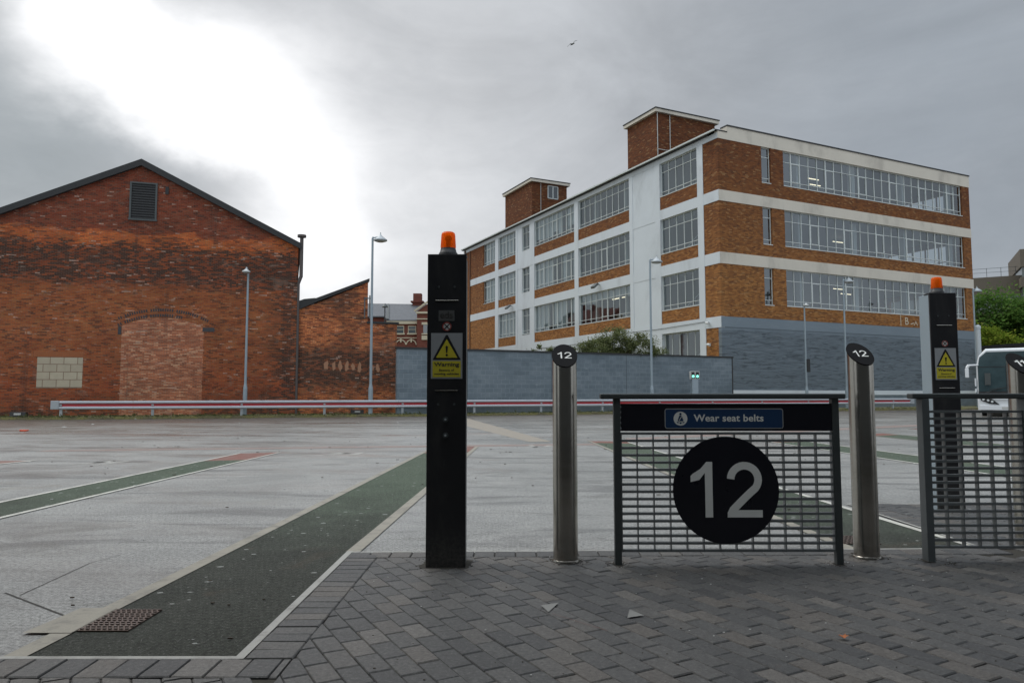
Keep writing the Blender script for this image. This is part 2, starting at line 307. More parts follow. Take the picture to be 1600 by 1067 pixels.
def m_amber(s):
    wv = s.n('ShaderNodeTexWave', wave_type='BANDS', bands_direction='X'); wv.inputs['Scale'].default_value = 30; s.l(obc(s), wv.inputs[0])
    b = s.n('ShaderNodeBump'); b.inputs['Strength'].default_value = .25; b.inputs['Distance'].default_value = .003; s.l(wv.outputs[1], b.inputs['Height'])
    t = s.n('ShaderNodeBsdfTranslucent'); t.inputs[0].default_value = (1,.30,.02,1)
    tr = s.n('ShaderNodeBsdfTransparent'); tr.inputs[0].default_value = (1,.34,.02,1)
    d = s.n('ShaderNodeBsdfPrincipled'); d.inputs['Base Color'].default_value = (1,.23,.015,1); d.inputs['Roughness'].default_value = .2
    for q in (t, d): s.l(b.outputs[0], q.inputs['Normal'])
    m1 = s.n('ShaderNodeMixShader'); m1.inputs[0].default_value = .5; s.l(d.outputs[0], m1.inputs[1]); s.l(t.outputs[0], m1.inputs[2])
    m2 = s.n('ShaderNodeMixShader'); m2.inputs[0].default_value = .42; s.l(m1.outputs[0], m2.inputs[1]); s.l(tr.outputs[0], m2.inputs[2]); return m2.outputs[0]
M_AMBER = mat('amber_lens', m_amber)
def m_tarmac(s):
    o = obc(s); y = sep_z(s, o)
    fine = s.noise(o, 38, 5, .95); spk = s.noise(o, 75, 4, .9); mid = s.noise(o, 1.3, 6, .62, .5); big = s.noise(o, .22, 5, .6, .8)
    wet = s.noise(o, .5, 6, .65, 1.2, (.55,1.5,1,5)); mott = s.noise(o, 9, 6, .75, .3); pat = s.noise(o, .9, 7, .7, 1.4, (.45,1.3,1,41)); tyre = s.noise(o, 1, 5, .6, .8, (.35,1.6,1,2))
    v = s.m('ADD', s.m('MULTIPLY', mid, .5), s.m('MULTIPLY', big, .5))
    c = s.ramp(v, [(.3,(.165,.165,.16)), (.5,(.235,.235,.226)), (.7,(.295,.29,.275))])
    c = s.mix(s.m('MULTIPLY', s.sstep(tyre, .55, .66), .6), c, (.075,.075,.075)); c = s.mix(1.0, c, s.m('ADD', .70, s.m('MULTIPLY', mott, .60)), 'MULTIPLY'); c = s.mix(s.m('MULTIPLY', s.sstep(pat, .55, .64), .5), c, (.10,.098,.09))
    c = s.mix(s.m('MULTIPLY', s.sstep(s.noise(o, .8, 6, .65, 1.0, (.6,.9,1,13)), .62, .72), .45), c, (.19,.165,.12))
    far = s.m('MULTIPLY', s.sstep(y[1], 17, 30), s.sstep(wet, .35, .62))
    c = s.mix(s.m('MULTIPLY', far, .6), c, (.10,.088,.072))
    dk_ = s.m('SUBTRACT', y[1], s.m('MULTIPLY', y[0], .36)); c = s.mix(s.m('MULTIPLY', s.sstep(s.m('ADD', dk_, s.m('MULTIPLY', s.m('SUBTRACT', mid, .5), 22)), 25, 40), .8), c, (.085,.067,.05))
    c = s.mix(s.m('MULTIPLY', s.sstep(s.noise(o, .35, 5, .6, 1.2, (.5,1.4,1,21)), .60, .70), s.m('MULTIPLY', s.sstep(y[1], 9, 15), .7)), c, (.16,.085,.055))
    c = s.mix(1.0, c, s.m('ADD', .40, s.m('MULTIPLY', s.sstep(fine, .36, .64), 1.2)), 'MULTIPLY')
    c = s.mix(s.m('MULTIPLY', s.sstep(spk, .55, .62), .55), c, (.50,.49,.46))
    c = s.mix(s.m('MULTIPLY', s.sstep(spk, .45, .37), .7), c, (.045,.045,.045))
    r = s.m('SUBTRACT', .62, s.m('MULTIPLY', s.m('ADD', s.sstep(wet, .42, .62), s.m('MULTIPLY', s.sstep(y[1], 5, 22), .5)), .24))
    return prin(s, c, r, 0, s.m('ADD', fine, s.m('MULTIPLY', spk, .5)), .35, .006, .5)
M_TAR = mat('tarmac', m_tarmac)
def m_green(s):
    o = obc(s); y = sep_z(s, o)
    fine = s.noise(o, 38, 5, .95); mid = s.noise(o, 1.6, 5, .6, .4); spk = s.noise(o, 75, 4, .9)
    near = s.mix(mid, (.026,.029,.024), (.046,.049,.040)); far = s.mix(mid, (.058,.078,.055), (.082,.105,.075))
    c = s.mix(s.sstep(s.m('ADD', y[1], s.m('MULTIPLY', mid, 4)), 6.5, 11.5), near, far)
    c = s.mix(1.0, c, s.m('ADD', .4, s.m('MULTIPLY', s.sstep(fine, .34, .66), 1.2)), 'MULTIPLY')
    c = s.mix(s.m('MULTIPLY', s.sstep(spk, .56, .62), .5), c, (.20,.20,.185))
    c = s.mix(s.m('MULTIPLY', s.sstep(s.noise(o, 1.2, 4, .6, .5, (1,1,1,31)), .6, .75), .3), c, (.11,.075,.05))
    vo = s.n('ShaderNodeTexVoronoi'); vo.inputs['Scale'].default_value = 1; mpv = s.n('ShaderNodeMapping'); mpv.inputs['Scale'].default_value = (8.5,13,1); s.l(o, mpv.inputs[0]); s.l(mpv.outputs[0], vo.inputs['Vector'])
    rn = s.n('ShaderNodeSeparateColor'); s.l(vo.outputs['Color'], rn.inputs[0])
    dw = s.m('ADD', vo.outputs['Distance'], s.m('MULTIPLY', s.m('SUBTRACT', s.noise(o, 60, 3, .6), .5), .30))
    sp = s.m('MULTIPLY', s.m('LESS_THAN', dw, s.m('MULTIPLY', s.m('POWER', rn.outputs[1], 2.0), .20)), s.m('GREATER_THAN', rn.outputs[0], .2))
    c = s.mix(s.m('MULTIPLY', sp, .75), c, (.38,.39,.37))
    return prin(s, c, s.m('SUBTRACT', .85, s.m('MULTIPLY', mid, .15)), 0, s.m('ADD', fine, spk), .6, .008, .18)
M_GREEN = mat('green_surfacing', m_green)
def m_worn(name, col, under=(.16,.155,.145), wear=.5, rough=.6):
    def f(s):
        o = obc(s); n = s.noise(o, 5, 7, .72, .3); fi = s.noise(o, 80, 3, .7)
        c = s.mix(s.m('MULTIPLY', s.sstep(s.m('ADD', s.m('MULTIPLY', n, .7), s.m('MULTIPLY', fi, .3)), .48, .62), wear), col, under)
        c = s.mix(1.0, c, s.m('ADD', .75, s.m('MULTIPLY', fi, .5)), 'MULTIPLY')
        return prin(s, c, rough, 0, fi, .4, .004)
    return mat(name, f)
M_LINE = m_worn('worn_white_line', (.52,.51,.46))
M_CREAML = m_worn('cream_edging', (.27,.25,.205), (.15,.14,.12), .8)
M_REDL = m_worn('worn_red_marking', (.17,.062,.045), (.19,.15,.13), .6)
M_REDF = m_worn('faded_red_marking', (.23,.165,.145), (.21,.20,.19), .9)
M_EDGE = m_worn('pale_edge_strip', (.34,.335,.31), (.17,.165,.15), .7)
def m_paver(s):
    o = obc(s); g = s.n('ShaderNodeNewGeometry'); r = g.outputs['Random Per Island']
    fine = s.noise(o, 55, 5, .95); mid = s.noise(o, 9, 4, .6); big = s.noise(o, .9, 4, .6)
    c = s.ramp(r, [(0,(.050,.050,.051)), (.35,(.068,.068,.067)), (.7,(.084,.082,.079)), (.92,(.096,.087,.078)), (1,(.125,.118,.109))])
    c = s.mix(1.0, c, s.m('ADD', .55, s.m('MULTIPLY', s.m('ADD', s.m('MULTIPLY', s.sstep(fine,.36,.64), .5), s.m('MULTIPLY', s.m('ADD', mid, big), .25)), .95)), 'MULTIPLY')
    c = s.mix(s.m('MULTIPLY', s.sstep(fine, .57, .64), .5), c, (.24,.235,.22)); c = s.mix(s.m('MULTIPLY', s.sstep(fine, .45, .37), .65), c, (.028,.027,.026))
    c = s.mix(s.m('MULTIPLY', s.sstep(s.noise(o, 4, 6, .7, .5, (1,1,1,3)), .62, .72), .3), c, (.10,.07,.05))
    return prin(s, c, s.m('ADD', .42, s.m('MULTIPLY', mid, .25)), 0, s.m('ADD', fine, s.m('MULTIPLY', mid, 1.5)), .55, .005, .45)
M_PAVE = mat('block_paving', m_paver)
M_GROUT_SHADE = mat('joint_sand_and_shade', lambda s: prin(s, s.mix(s.noise(obc(s), 30, 4, .6), (.022,.02,.017), (.05,.045,.035)), .95))  # sand of the paving joints, reused for the painted contact shade
def m_verge(s):
    o = obc(s); n = s.noise(o, 1.6, 6, .7, .4); f = s.noise(o, 14, 5, .7)
    c = s.mix(s.sstep(n, .4, .6), (.17,.15,.085), (.24,.22,.08)); c = s.mix(s.sstep(f, .52, .64), c, (.075,.065,.045)); c = s.mix(s.sstep(f, .64, .72), c, (.28,.26,.2))
    return prin(s, c, .9, 0, f, .8, .04)
M_VERGE = mat('mossy_verge', m_verge)
def m_leaf(name, a, b, c3):
    def f(s):
        g = s.n('ShaderNodeNewGeometry'); col = s.ramp(g.outputs['Random Per Island'], [(0,a), (.6,b), (1,c3)])
        d = s.n('ShaderNodeBsdfDiffuse'); s.l(col, d.inputs[0]); t = s.n('ShaderNodeBsdfTranslucent'); s.l(col, t.inputs[0])
        mx = s.n('ShaderNodeMixShader'); mx.inputs[0].default_value = .3; s.l(d.outputs[0], mx.inputs[1]); s.l(t.outputs[0], mx.inputs[2]); return mx.outputs[0]
    return mat(name, f)
M_LEAFD = m_leaf('leaf_dark_green', (.045,.10,.02), (.08,.16,.035), (.14,.22,.05))
M_LEAFY = m_leaf('leaf_yellow_green', (.08,.13,.015), (.14,.20,.025), (.24,.26,.04))
M_LEAFO = m_leaf('leaf_olive', (.065,.085,.035), (.12,.14,.06), (.21,.22,.10))
M_DEAD = paint('dead_leaf', (.35,.11,.03), .7, .3, 0, 60)
M_ORANGE = paint('orange_litter', (.55,.08,.03), .5, .1)
M_PAPER = paint('paper_litter', (.6,.6,.58), .8, .1)
M_IRON = paint('rusty_iron', (.12,.085,.07), .5, .35, .5, 20)

# ------------------------------------------------------------ mesh helpers
class MB:
    def __init__(s): s.v = []; s.f = []; s.mi = []; s.m = 0
    def poly(s, pts):
        i = len(s.v); s.v += [tuple(p) for p in pts]; s.f.append(tuple(range(i, i+len(pts)))); s.mi.append(s.m); return s
    def box(s, x0, x1, y0, y1, z0, z1):
        if x0 > x1: x0, x1 = x1, x0
        if y0 > y1: y0, y1 = y1, y0
        i = len(s.v)
        s.v += [(x0,y0,z0),(x1,y0,z0),(x1,y1,z0),(x0,y1,z0),(x0,y0,z1),(x1,y0,z1),(x1,y1,z1),(x0,y1,z1)]
        for q in ((0,3,2,1),(4,5,6,7),(0,1,5,4),(1,2,6,5),(2,3,7,6),(3,0,4,7)): s.f.append(tuple(i+k for k in q)); s.mi.append(s.m)
        return s
    def prism(s, pts, off):           # polygon extruded by an offset vector
        i = len(s.v); n = len(pts); o = Vector(off)
        s.v += [tuple(p) for p in pts] + [tuple(Vector(p)+o) for p in pts]
        s.f.append(tuple(range(i+n-1, i-1, -1))); s.f.append(tuple(range(i+n, i+2*n))); s.mi += [s.m]*2
        for k in range(n):
            s.f.append((i+k, i+(k+1)%n, i+n+(k+1)%n, i+n+k)); s.mi.append(s.m)
        return s
    def rod(s, a, b, r, r2=None, n=12):
        a, b = Vector(a), Vector(b); r2 = r if r2 is None else r2; d = (b-a).normalized()
        u = d.orthogonal().normalized(); v = d.cross(u); i = len(s.v)
        for p, rr in ((a, r), (b, r2)):
            for k in range(n):
                t = 2*pi*k/n; s.v.append(tuple(p+u*cos(t)*rr+v*sin(t)*rr))
        for k in range(n): s.f.append((i+k, i+(k+1)%n, i+n+(k+1)%n, i+n+k)); s.mi.append(s.m)
        s.f.append(tuple(range(i+n-1, i-1, -1))); s.f.append(tuple(range(i+n, i+2*n))); s.mi += [s.m]*2
        return s
    def lathe(s, prof, n=24, c=(0,0,0)):
        i = len(s.v)
        for r, z in prof:
            for k in range(n): t = 2*pi*k/n; s.v.append((c[0]+r*cos(t), c[1]+r*sin(t), c[2]+z))
        for j in range(len(prof)-1):
            for k in range(n):
                s.f.append((i+j*n+k, i+j*n+(k+1)%n, i+(j+1)*n+(k+1)%n, i+(j+1)*n+k)); s.mi.append(s.m)
        s.f.append(tuple(range(i+n-1, i-1, -1))); s.f.append(tuple(range(i+(len(prof)-1)*n, i+len(prof)*n))); s.mi += [s.m]*2
        return s
def uvbox(me):
    ul = me.uv_layers.new(name='UVMap')
    for p in me.polygons:
        n = p.normal; ax = max(range(3), key=lambda k: abs(n[k]))
        for li in p.loop_indices:
            c = me.vertices[me.loops[li].vertex_index].co
            ul.data[li].uv = (c.x, c.z) if ax == 1 else (c.y, c.z) if ax == 0 else (c.x, c.y)
def tag(o, label=None, cat=None, group=None, kind=None):
    if label: o['label'] = label
    if cat: o['category'] = cat
    if group: o['group'] = group
    if kind: o['kind'] = kind
    return o
def mk(name, mb, mats, parent=None, loc=(0,0,0), rz=0, smooth=False, bevel=0, rot=None):
    me = bpy.data.meshes.new(name); me.from_pydata(mb.v, [], mb.f); me.update()
    mats = mats if isinstance(mats, (list, tuple)) else [mats]
    for m in mats: me.materials.append(m)
    if len(mats) > 1: me.polygons.foreach_set('material_index', mb.mi)
    uvbox(me)
    if smooth:
        me.polygons.foreach_set('use_smooth', [True]*len(me.polygons)); me.set_sharp_from_angle(angle=radians(40))
    o = bpy.data.objects.new(name, me); COL.objects.link(o); o.parent = parent
    o.location = loc; o.rotation_euler = rot if rot is not None else (0,0,rz)
    if bevel:
        b = o.modifiers.new('bevel', 'BEVEL'); b.width = bevel; b.segments = 2; b.limit_method = 'ANGLE'
    return o
def empty(name, loc, rz, label, cat, group=None):
    o = bpy.data.objects.new(name, None); COL.objects.link(o); o.location = loc; o.rotation_euler = (0,0,rz)
    o.empty_display_size = .2; return tag(o, label, cat, group)
def children(o): return [c for c in bpy.data.objects if c.parent == o]
def copy_tree(o, parent=None):
    c = o.copy(); COL.objects.link(c); c.parent = parent
    for ch in children(o): copy_tree(ch, c)
    return c
def parts(name, mb, m, parent):        # one object for every separate box of 8 vertices
    for k in range(len(mb.v)//8):
        q = MB(); q.v = mb.v[k*8:k*8+8]; q.f = [tuple(i-k*8 for i in f) for f in mb.f[k*6:k*6+6]]; q.mi = [0]*6; mk(name, q, m, parent)
def text_mb(txt, size, depth=.001, bold=0.0, spacing=1.0):   # text as a mesh in local x/z plane facing -y, centred
    cu = bpy.data.curves.new('txt', 'FONT'); cu.body = txt; cu.size = size; cu.offset = bold; cu.align_x = 'CENTER'; cu.align_y = 'CENTER'; cu.space_character = spacing; cu.resolution_u = 4
    o = bpy.data.objects.new('txt', cu); COL.objects.link(o); dg = bpy.context.evaluated_depsgraph_get(); dg.update()
    me = bpy.data.meshes.new_from_object(o.evaluated_get(dg)); bpy.data.objects.remove(o)
    mb = MB()
    for p in me.polygons: mb.poly([(me.vertices[i].co.x, 0, me.vertices[i].co.y) for i in p.vertices])
    bpy.data.meshes.remove(me); return mb
def fit_mb(mb, w_, h_=None):          # scale a flat text mesh to a width (and height)
    xs = [v[0] for v in mb.v]; zs = [v[2] for v in mb.v]; cx = (min(xs)+max(xs))/2; cz = (min(zs)+max(zs))/2
    kx = w_/(max(xs)-min(xs)); kz = kx if h_ is None else h_/(max(zs)-min(zs))
    mb.v = [((v[0]-cx)*kx, v[1], (v[2]-cz)*kz) for v in mb.v]; return mb
def strip2d(mb, pts, wd, y=0):
    n = len(pts); L = []; R_ = []
    for i, (x, z) in enumerate(pts):
        a = pts[max(i-1,0)]; b = pts[min(i+1,n-1)]; dx, dz = b[0]-a[0], b[1]-a[1]; l = sqrt(dx*dx+dz*dz) or 1
        nx, nz = -dz/l*wd/2, dx/l*wd/2; L.append((x+nx, y, z+nz)); R_.append((x-nx, y, z-nz))
    for i in range(n-1): mb.poly([R_[i], R_[i+1], L[i+1], L[i]])
    return mb
def digit(ch, mb, ox, H, t):          # grotesque figures 1 and 2, height H, stroke t, left edge at ox, base at z=0
    if ch == '1':
        w_ = H*.40
        mb.poly([(ox+w_-t,0,0),(ox+w_,0,0),(ox+w_,0,H),(ox+w_-t*.78,0,H),(ox+w_-t,0,H*.80)])
        mb.poly([(ox+w_-t,0,H*.80),(ox+w_-t*.78,0,H),(ox+w_-t*1.6,0,H*.87),(ox+w_-t*2.6,0,H*.785),(ox,0,H*.745),(ox,0,H*.635),(ox+w_*.40,0,H*.675)])
        return w_
    w_ = H*.64; r = w_/2-t/2; cx = ox+w_/2; cz = H-r-t/2
    pts = []
    for k in range(19):
        a = radians(178-k*(178+38)/18); pts.append((cx+cos(a)*r, cz+sin(a)*r))
    x0, z0 = pts[-1]
    for k in range(1, 6):
        f = k/5; pts.append((x0+(ox+t*.72-x0)*(f**.94), z0+(t*.95-z0)*f))
    strip2d(mb, pts, t)
    a, b = pts[-1], pts[-2]; dx, dz = a[0]-b[0], a[1]-b[1]; l = sqrt(dx*dx+dz*dz); nx, nz = -dz/l*t/2, dx/l*t/2
    p, q = (a[0]+nx, a[1]+nz), (a[0]-nx, a[1]-nz); p, q = (p, q) if p[0] > q[0] else (q, p)
    mb.poly([(ox,-.0002,0),(p[0],-.0002,0),(p[0],-.0002,p[1]),(q[0],-.0002,q[1]),(ox+t*.02,-.0002,t*.62)])
    mb.poly([(p[0]-t*.1,-.0004,0),(ox+w_,-.0004,0),(ox+w_,-.0004,t*.95),(p[0]-t*.1,-.0004,t*.95)])
    return w_

# ------------------------------------------------------------ ground
def sheet(name, polys, z, m, kind='structure', label=None):
    mb = MB()
    for p in polys: mb.poly([(q[0], q[1], z) for q in p])
    o = mk(name, mb, m); 
    for p in o.data.polygons:
        if p.normal.z < 0: p.flip()
    return tag(o, label, kind=kind)
sheet('tarmac', [[(-900,-80),(900,-80),(900,1500),(-900,1500)]], 0, M_TAR)
YF = lambda x: 5.235+(x+1.13)*.023     # front line of the paving
XL, XR, YB, YL = -1.135, 3.43, 7.49, 3.157
sheet('paving_bed', [[(-30,-6),(12,-6),(12,YL),(-30,YL)], [(XL,YL),(XR,YL),(XR,YF(XR)),(XL,YF(XL))], [(XR,YL),(12,YL),(12,YB),(XR,YB)]], .004, M_GROUT_SHADE)
def clip(poly, a, b, c):              # keep a*x+b*y <= c
    out = []; n = len(poly)
    for i in range(n):
        p, q = poly[i], poly[(i+1)%n]; dp = a*p[0]+b*p[1]-c; dq = a*q[0]+b*q[1]-c
        if dp <= 0: out.append(p)
        if (dp < 0 < dq) or (dq < 0 < dp):
            t = dp/(dp-dq); out.append((p[0]+(q[0]-p[0])*t, p[1]+(q[1]-p[1])*t))
    return out
def area(p): return abs(sum(p[i][0]*p[(i+1)%len(p)][1]-p[(i+1)%len(p)][0]*p[i][1] for i in range(len(p))))/2
blocks = MB()
def block(poly):
    if len(poly) < 3 or area(poly) < .0004: return
    s_ = sum(poly[i][0]*poly[(i+1)%len(poly)][1]-poly[(i+1)%len(poly)][0]*poly[i][1] for i in range(len(poly)))
    if s_ < 0: poly = poly[::-1]
    n = len(poly); cx = sum(p[0] for p in poly)/n; cy = sum(p[1] for p in poly)/n
    tz = .014+random.uniform(-.0018,.0018); tx, ty = random.uniform(-.012,.012), random.uniform(-.012,.012)
    jx, jy = random.uniform(-.0012,.0012), random.uniform(-.0012,.0012)
    def ring(ins, z):
        r = []
        for x, y in poly:
            d = sqrt((x-cx)**2+(y-cy)**2) or 1; k = max(0, 1-ins/d*1.35); X, Y = cx+(x-cx)*k, cy+(y-cy)*k
            r.append((X+jx, Y+jy, z+((X-cx)*tx+(Y-cy)*ty if z > .008 else 0)))
        return r
    i = len(blocks.v); blocks.v += ring(.0018, .003)+ring(.0026, tz-.005)+ring(.0075, tz)
    for j in range(2):
        for k in range(n): blocks.f.append((i+j*n+k, i+j*n+(k+1)%n, i+(j+1)*n+(k+1)%n, i+(j+1)*n+k)); blocks.mi.append(0)
    blocks.f.append(tuple(range(i+2*n, i+3*n))); blocks.mi.append(0)
ca, sa = cos(radians(-61.5)), sin(radians(-61.5))
RW, RL = .104, .205
for ir in range(-90, 110):
    for ic in range(-60, 60):
        u = ic*RL+(RL/2 if ir % 2 else 0)+(hash((ir*7)) % 5)*.004; v = ir*RW
        q = [(u,v),(u+RL,v),(u+RL,v+RW),(u,v+RW)]
        P_ = [(ca*a-sa*b-.93, sa*a+ca*b+3.86) for a, b in q]
        mx = sum(p[0] for p in P_)/4; my = sum(p[1] for p in P_)/4
        if my < 1.0 or my > 7.6 or mx < -4.5 or mx > 7.2: continue
        if my > 3.08 and mx < -1.3: continue
        if mx < 3.55:
            r = P_
            if max(p[1] for p in P_) > 2.945:
                if mx > -.93 or max(p[0] for p in P_) > -.925: r = clip(r, -1, 0, .925)
                else: r = clip(r, 0, 1, 2.945)
            r = clip(r, .0-.023, 1, 5.05+.026)
            r = clip(r, 1, 0, 3.63) if my < 5.1 else clip(r, 1, 0, 3.2)
            if my < 5.1 or mx < 3.3: block(r)
            if max(p[0] for p in P_) > 3.63: block(clip(clip(P_, -1, 0, -3.63), 0, 1, 7.29))
        else:
            r = clip(P_, -1, 0, -3.63); block(clip(r, 0, 1, 7.29))
y = YL+.0
while y < 5.06:                       # soldier courses along the edges
    block([(XL,y),(-.925,y),(-.925,y+.103),(XL,y+.103)]); y += .105
x = XL
while x < XR-.05:
    block([(x,YF(x)-.175),(x+.143,YF(x)-.172),(x+.143,YF(x)-.001),(x,YF(x)-.001)]); x += .145
y = YF(XR)
while y < 7.28:
    block([(XR,y),(3.625,y),(3.625,y+.103),(XR,y+.103)]); y += .105
x = XR
while x < 7.2:
    block([(x,7.295),(x+.143,7.295),(x+.143,7.485),(x,7.485)]); x += .145
x = -4.6
while x < -.94:
    block(clip([(x,2.95),(x+.128,2.95),(x+.128,YL-.003),(x,YL-.003)], 1, 0, -.93)); x += .13
tag(mk('paving', blocks, M_PAVE), kind='structure')
# pale edge strips of the paving
e = .042
sheet('edging_strip', [[(XL-e,YL),(XL,YL),(XL,YF(XL)+e),(XL-e,YF(XL)+e)], [(-4.8,YL),(XL-e,YL),(XL-e,YL+.03),(-4.8,YL+.03)],
      [(XL,YF(XL)),(XR,YF(XR)),(XR,YF(XR)+.028),(XL,YF(XL)+.028)], [(XR-.028,YF(XR)+.028),(XR,YF(XR)+.028),(XR,YB+.028),(XR-.028,YB+.028)], [(XR,YB),(12,YB),(12,YB+.028),(XR,YB+.028)]], .0125, M_EDGE)
# green lane dividers with their edging lines
def lane_strip(bl, br_, tl, tr, wl, wr, red=1.2, tipslant=0):
    # bl..tr: corners (bottom left, bottom right, top left, top right)
    lerp = lambda a, b, t: (a[0]+(b[0]-a[0])*t, a[1]+(b[1]-a[1])*t)
    ht = tl[1]-bl[1]; ht2 = tr[1]-br_[1]
    tgl = lerp(tl, bl, red/ht); tgr = lerp(tr, br_, red/ht2)
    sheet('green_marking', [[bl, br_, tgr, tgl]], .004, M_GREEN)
    sheet('red_marking', [[tgl, tgr, tr, tl]], .004, M_REDL)
    for (a, b, w_) in ((bl, tl, wl), (br_, tr, wr)):
        if w_:
            m_ = M_CREAML if w_ > .08 else M_LINE
            sheet('white_line' if m_ is M_LINE else 'cream_edge_line', [[(a[0]-w_/2,a[1]),(a[0]+w_/2,a[1]),(b[0]+w_*.35,b[1]),(b[0]-w_*.35,b[1])]], .008, m_)
lane_strip((-2.13,YL+.035),(-1.18,YL+.035),(-1.68,15.6),(-.765,15.9),.10,0,1.5)
sheet('white_line', [[(-1.185,YF(XL)+.05),(-1.085,YF(XL)+.05),(-.72,15.9),(-.80,15.9)]], .008, M_CREAML)
lane_strip((2.455,YF(2.45)+.03),(3.40,YF(3.4)+.03),(1.857,17.8),(2.727,17.6),.10,.07,.7)
lane_strip((-5.42,4.5),(-4.72,4.5),(-5.24,14.1),(-4.54,14.33),.07,.07,1.6)
lane_strip((-6.95,-1),(-6.3,-1),(-5.24,14.1-100),(-4.54,14.33-100),.07,.07,1.6) if False else None
sheet('red_marking', [[(-9.3,11.6),(-8.45,11.7),(-8.28,12.57),(-9.2,12.5)]], .004, M_REDL)
sheet('white_line', [[(-9.3,11.50),(-8.40,11.62),(-8.15,12.6),(-8.25,12.6),(-8.47,11.72),(-9.3,11.6)]], .008, M_LINE)
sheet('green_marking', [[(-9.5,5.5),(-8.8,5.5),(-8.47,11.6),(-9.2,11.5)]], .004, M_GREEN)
lane_strip((6.95,7.55),(8.0,7.55),(6.08,17.9),(6.98,18.1),.08,.08,.7)
lane_strip((10.5,10.0),(11.4,10.0),(9.72,20.6),(10.75,21.2),.09,.09,.8)
lane_strip((14.4,12.5),(15.3,12.5),(13.0,24),(14.0,24.5),.09,.09,.8)
# faded markings on the lanes
sheet('faded_red_line', [[(-9.5,14.6),(1.9,16.35),(1.9,16.9),(-9.5,15.0)]], .0025, M_REDF)
sheet('faded_red_line', [[(2.9,18.1),(16,27),(16,27.9),(2.9,18.9)]], .0025, M_REDF)
sheet('faded_line', [[(-3.9,36),(.4,17.5),(.95,17.6),(-2.3,36)]], .0027, m_worn('faded_ochre', (.27,.235,.19), (.22,.215,.2), .8))
def wl(px1, py1, px2, py2, wd):
    a, b = G(px1,py1), G(px2,py2); dx, dy = b[0]-a[0], b[1]-a[1]; l = sqrt(dx*dx+dy*dy); nx, ny = -dy/l*wd/2, dx/l*wd/2
    return [(a[0]-nx,a[1]-ny),(b[0]-nx,b[1]-ny),(b[0]+nx,b[1]+ny),(a[0]+nx,a[1]+ny)]
sheet('faded_lane_marking', [wl(122,725,175,720.5,.12), wl(150,722,178,722.5,.2), wl(160,725.5,203,720,.1)], .0027, M_EDGE)
sheet('faded_lane_marking', [wl(508,711,545,708,.12), wl(518,707.5,545,708.5,.16), wl(550,711,567,707,.14)], .0027, M_EDGE)
sheet('faded_lane_marking', [wl(822,699,845,697.5,.16), wl(828,695.5,838,698.5,.12), wl(852,698,860,696,.16)], .0027, M_EDGE)
M_CRACK = paint('crack_filler', (.045,.042,.038), .9, .2)
sheet('tarmac_joint', [wl(8,926,104,963,.012), wl(31,930,140,880,.006), wl(140,880,188,867,.004)], .0022, M_CRACK)
# loose specks, twigs and litter on the ground
sp = MB()
for i in range(230):
    x = random.uniform(-9,9); y = random.uniform(3.4,20)**1.0; r = random.uniform(.004,.012)*(.6+y/12)
    if -1.2 < x < 3.5 and y < 5.4: continue
    n = random.randint(4,6); a0 = random.random()*6; st = random.uniform(.4,1)
    sp.m = random.randint(0,1)
    c0 = (x, y)
    ring = [(c0[0]+cos(a0+k*2*pi/n)*r*1.6, c0[1]+sin(a0+k*2*pi/n)*r*st) for k in range(n)]
    sp.prism([(p[0],p[1],.009) for p in ring], (0,0,.006))
tag(mk('ground_litter', sp, [M_BARK, M_PAPER]), 'scattered dark and pale specks of grit and leaf on the tarmac', kind='stuff')

gr_ = MB()
for i in range(420):
    if i < 160: x = random.uniform(-1,3.3); y = random.uniform(2.6,5.1)
    else:
        cx0, cy0, rr0 = random.choice(((-.43,4.86,.2),(.358,4.955,.13),(2.425,5.06,.13),(.69,4.85,.07),(2.14,4.85,.07),(2.82,4.92,.1),(4.2,7.1,.2)))
        a = random.random()*6.28; q_ = rr0*random.uniform(.7,1.25); x, y = cx0+cos(a)*q_, cy0+sin(a)*q_
    r = random.uniform(.0012,.004); gr_.m = 0 if random.random() < (.6 if i < 160 else .9) else 1
    gr_.prism([(x+cos(k*1.57+i)*r*1.5,y+sin(k*1.57+i)*r,.0145) for k in range(4)], (0,0,.003))
so_ = MB()  # dark sheets paint contact shade, with some dirt, round each foot
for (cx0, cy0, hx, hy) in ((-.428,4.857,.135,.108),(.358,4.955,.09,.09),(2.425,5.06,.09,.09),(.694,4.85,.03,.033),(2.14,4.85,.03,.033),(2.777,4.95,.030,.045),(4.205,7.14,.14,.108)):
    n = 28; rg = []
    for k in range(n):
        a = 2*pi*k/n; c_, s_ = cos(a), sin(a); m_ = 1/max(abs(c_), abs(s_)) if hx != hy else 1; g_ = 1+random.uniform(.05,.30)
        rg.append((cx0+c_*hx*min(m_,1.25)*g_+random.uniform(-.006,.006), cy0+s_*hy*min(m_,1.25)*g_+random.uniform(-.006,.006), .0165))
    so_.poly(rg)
tag(mk('contact_shade_dirt', so_, M_GROUT_SHADE), 'painted dark contact shade with dirt round the feet of the posts and pillars', kind='stuff')
tag(mk('grit', gr_, [M_BARK, M_PAPER]), 'fine grit and pale chips scattered over the block paving', kind='stuff')
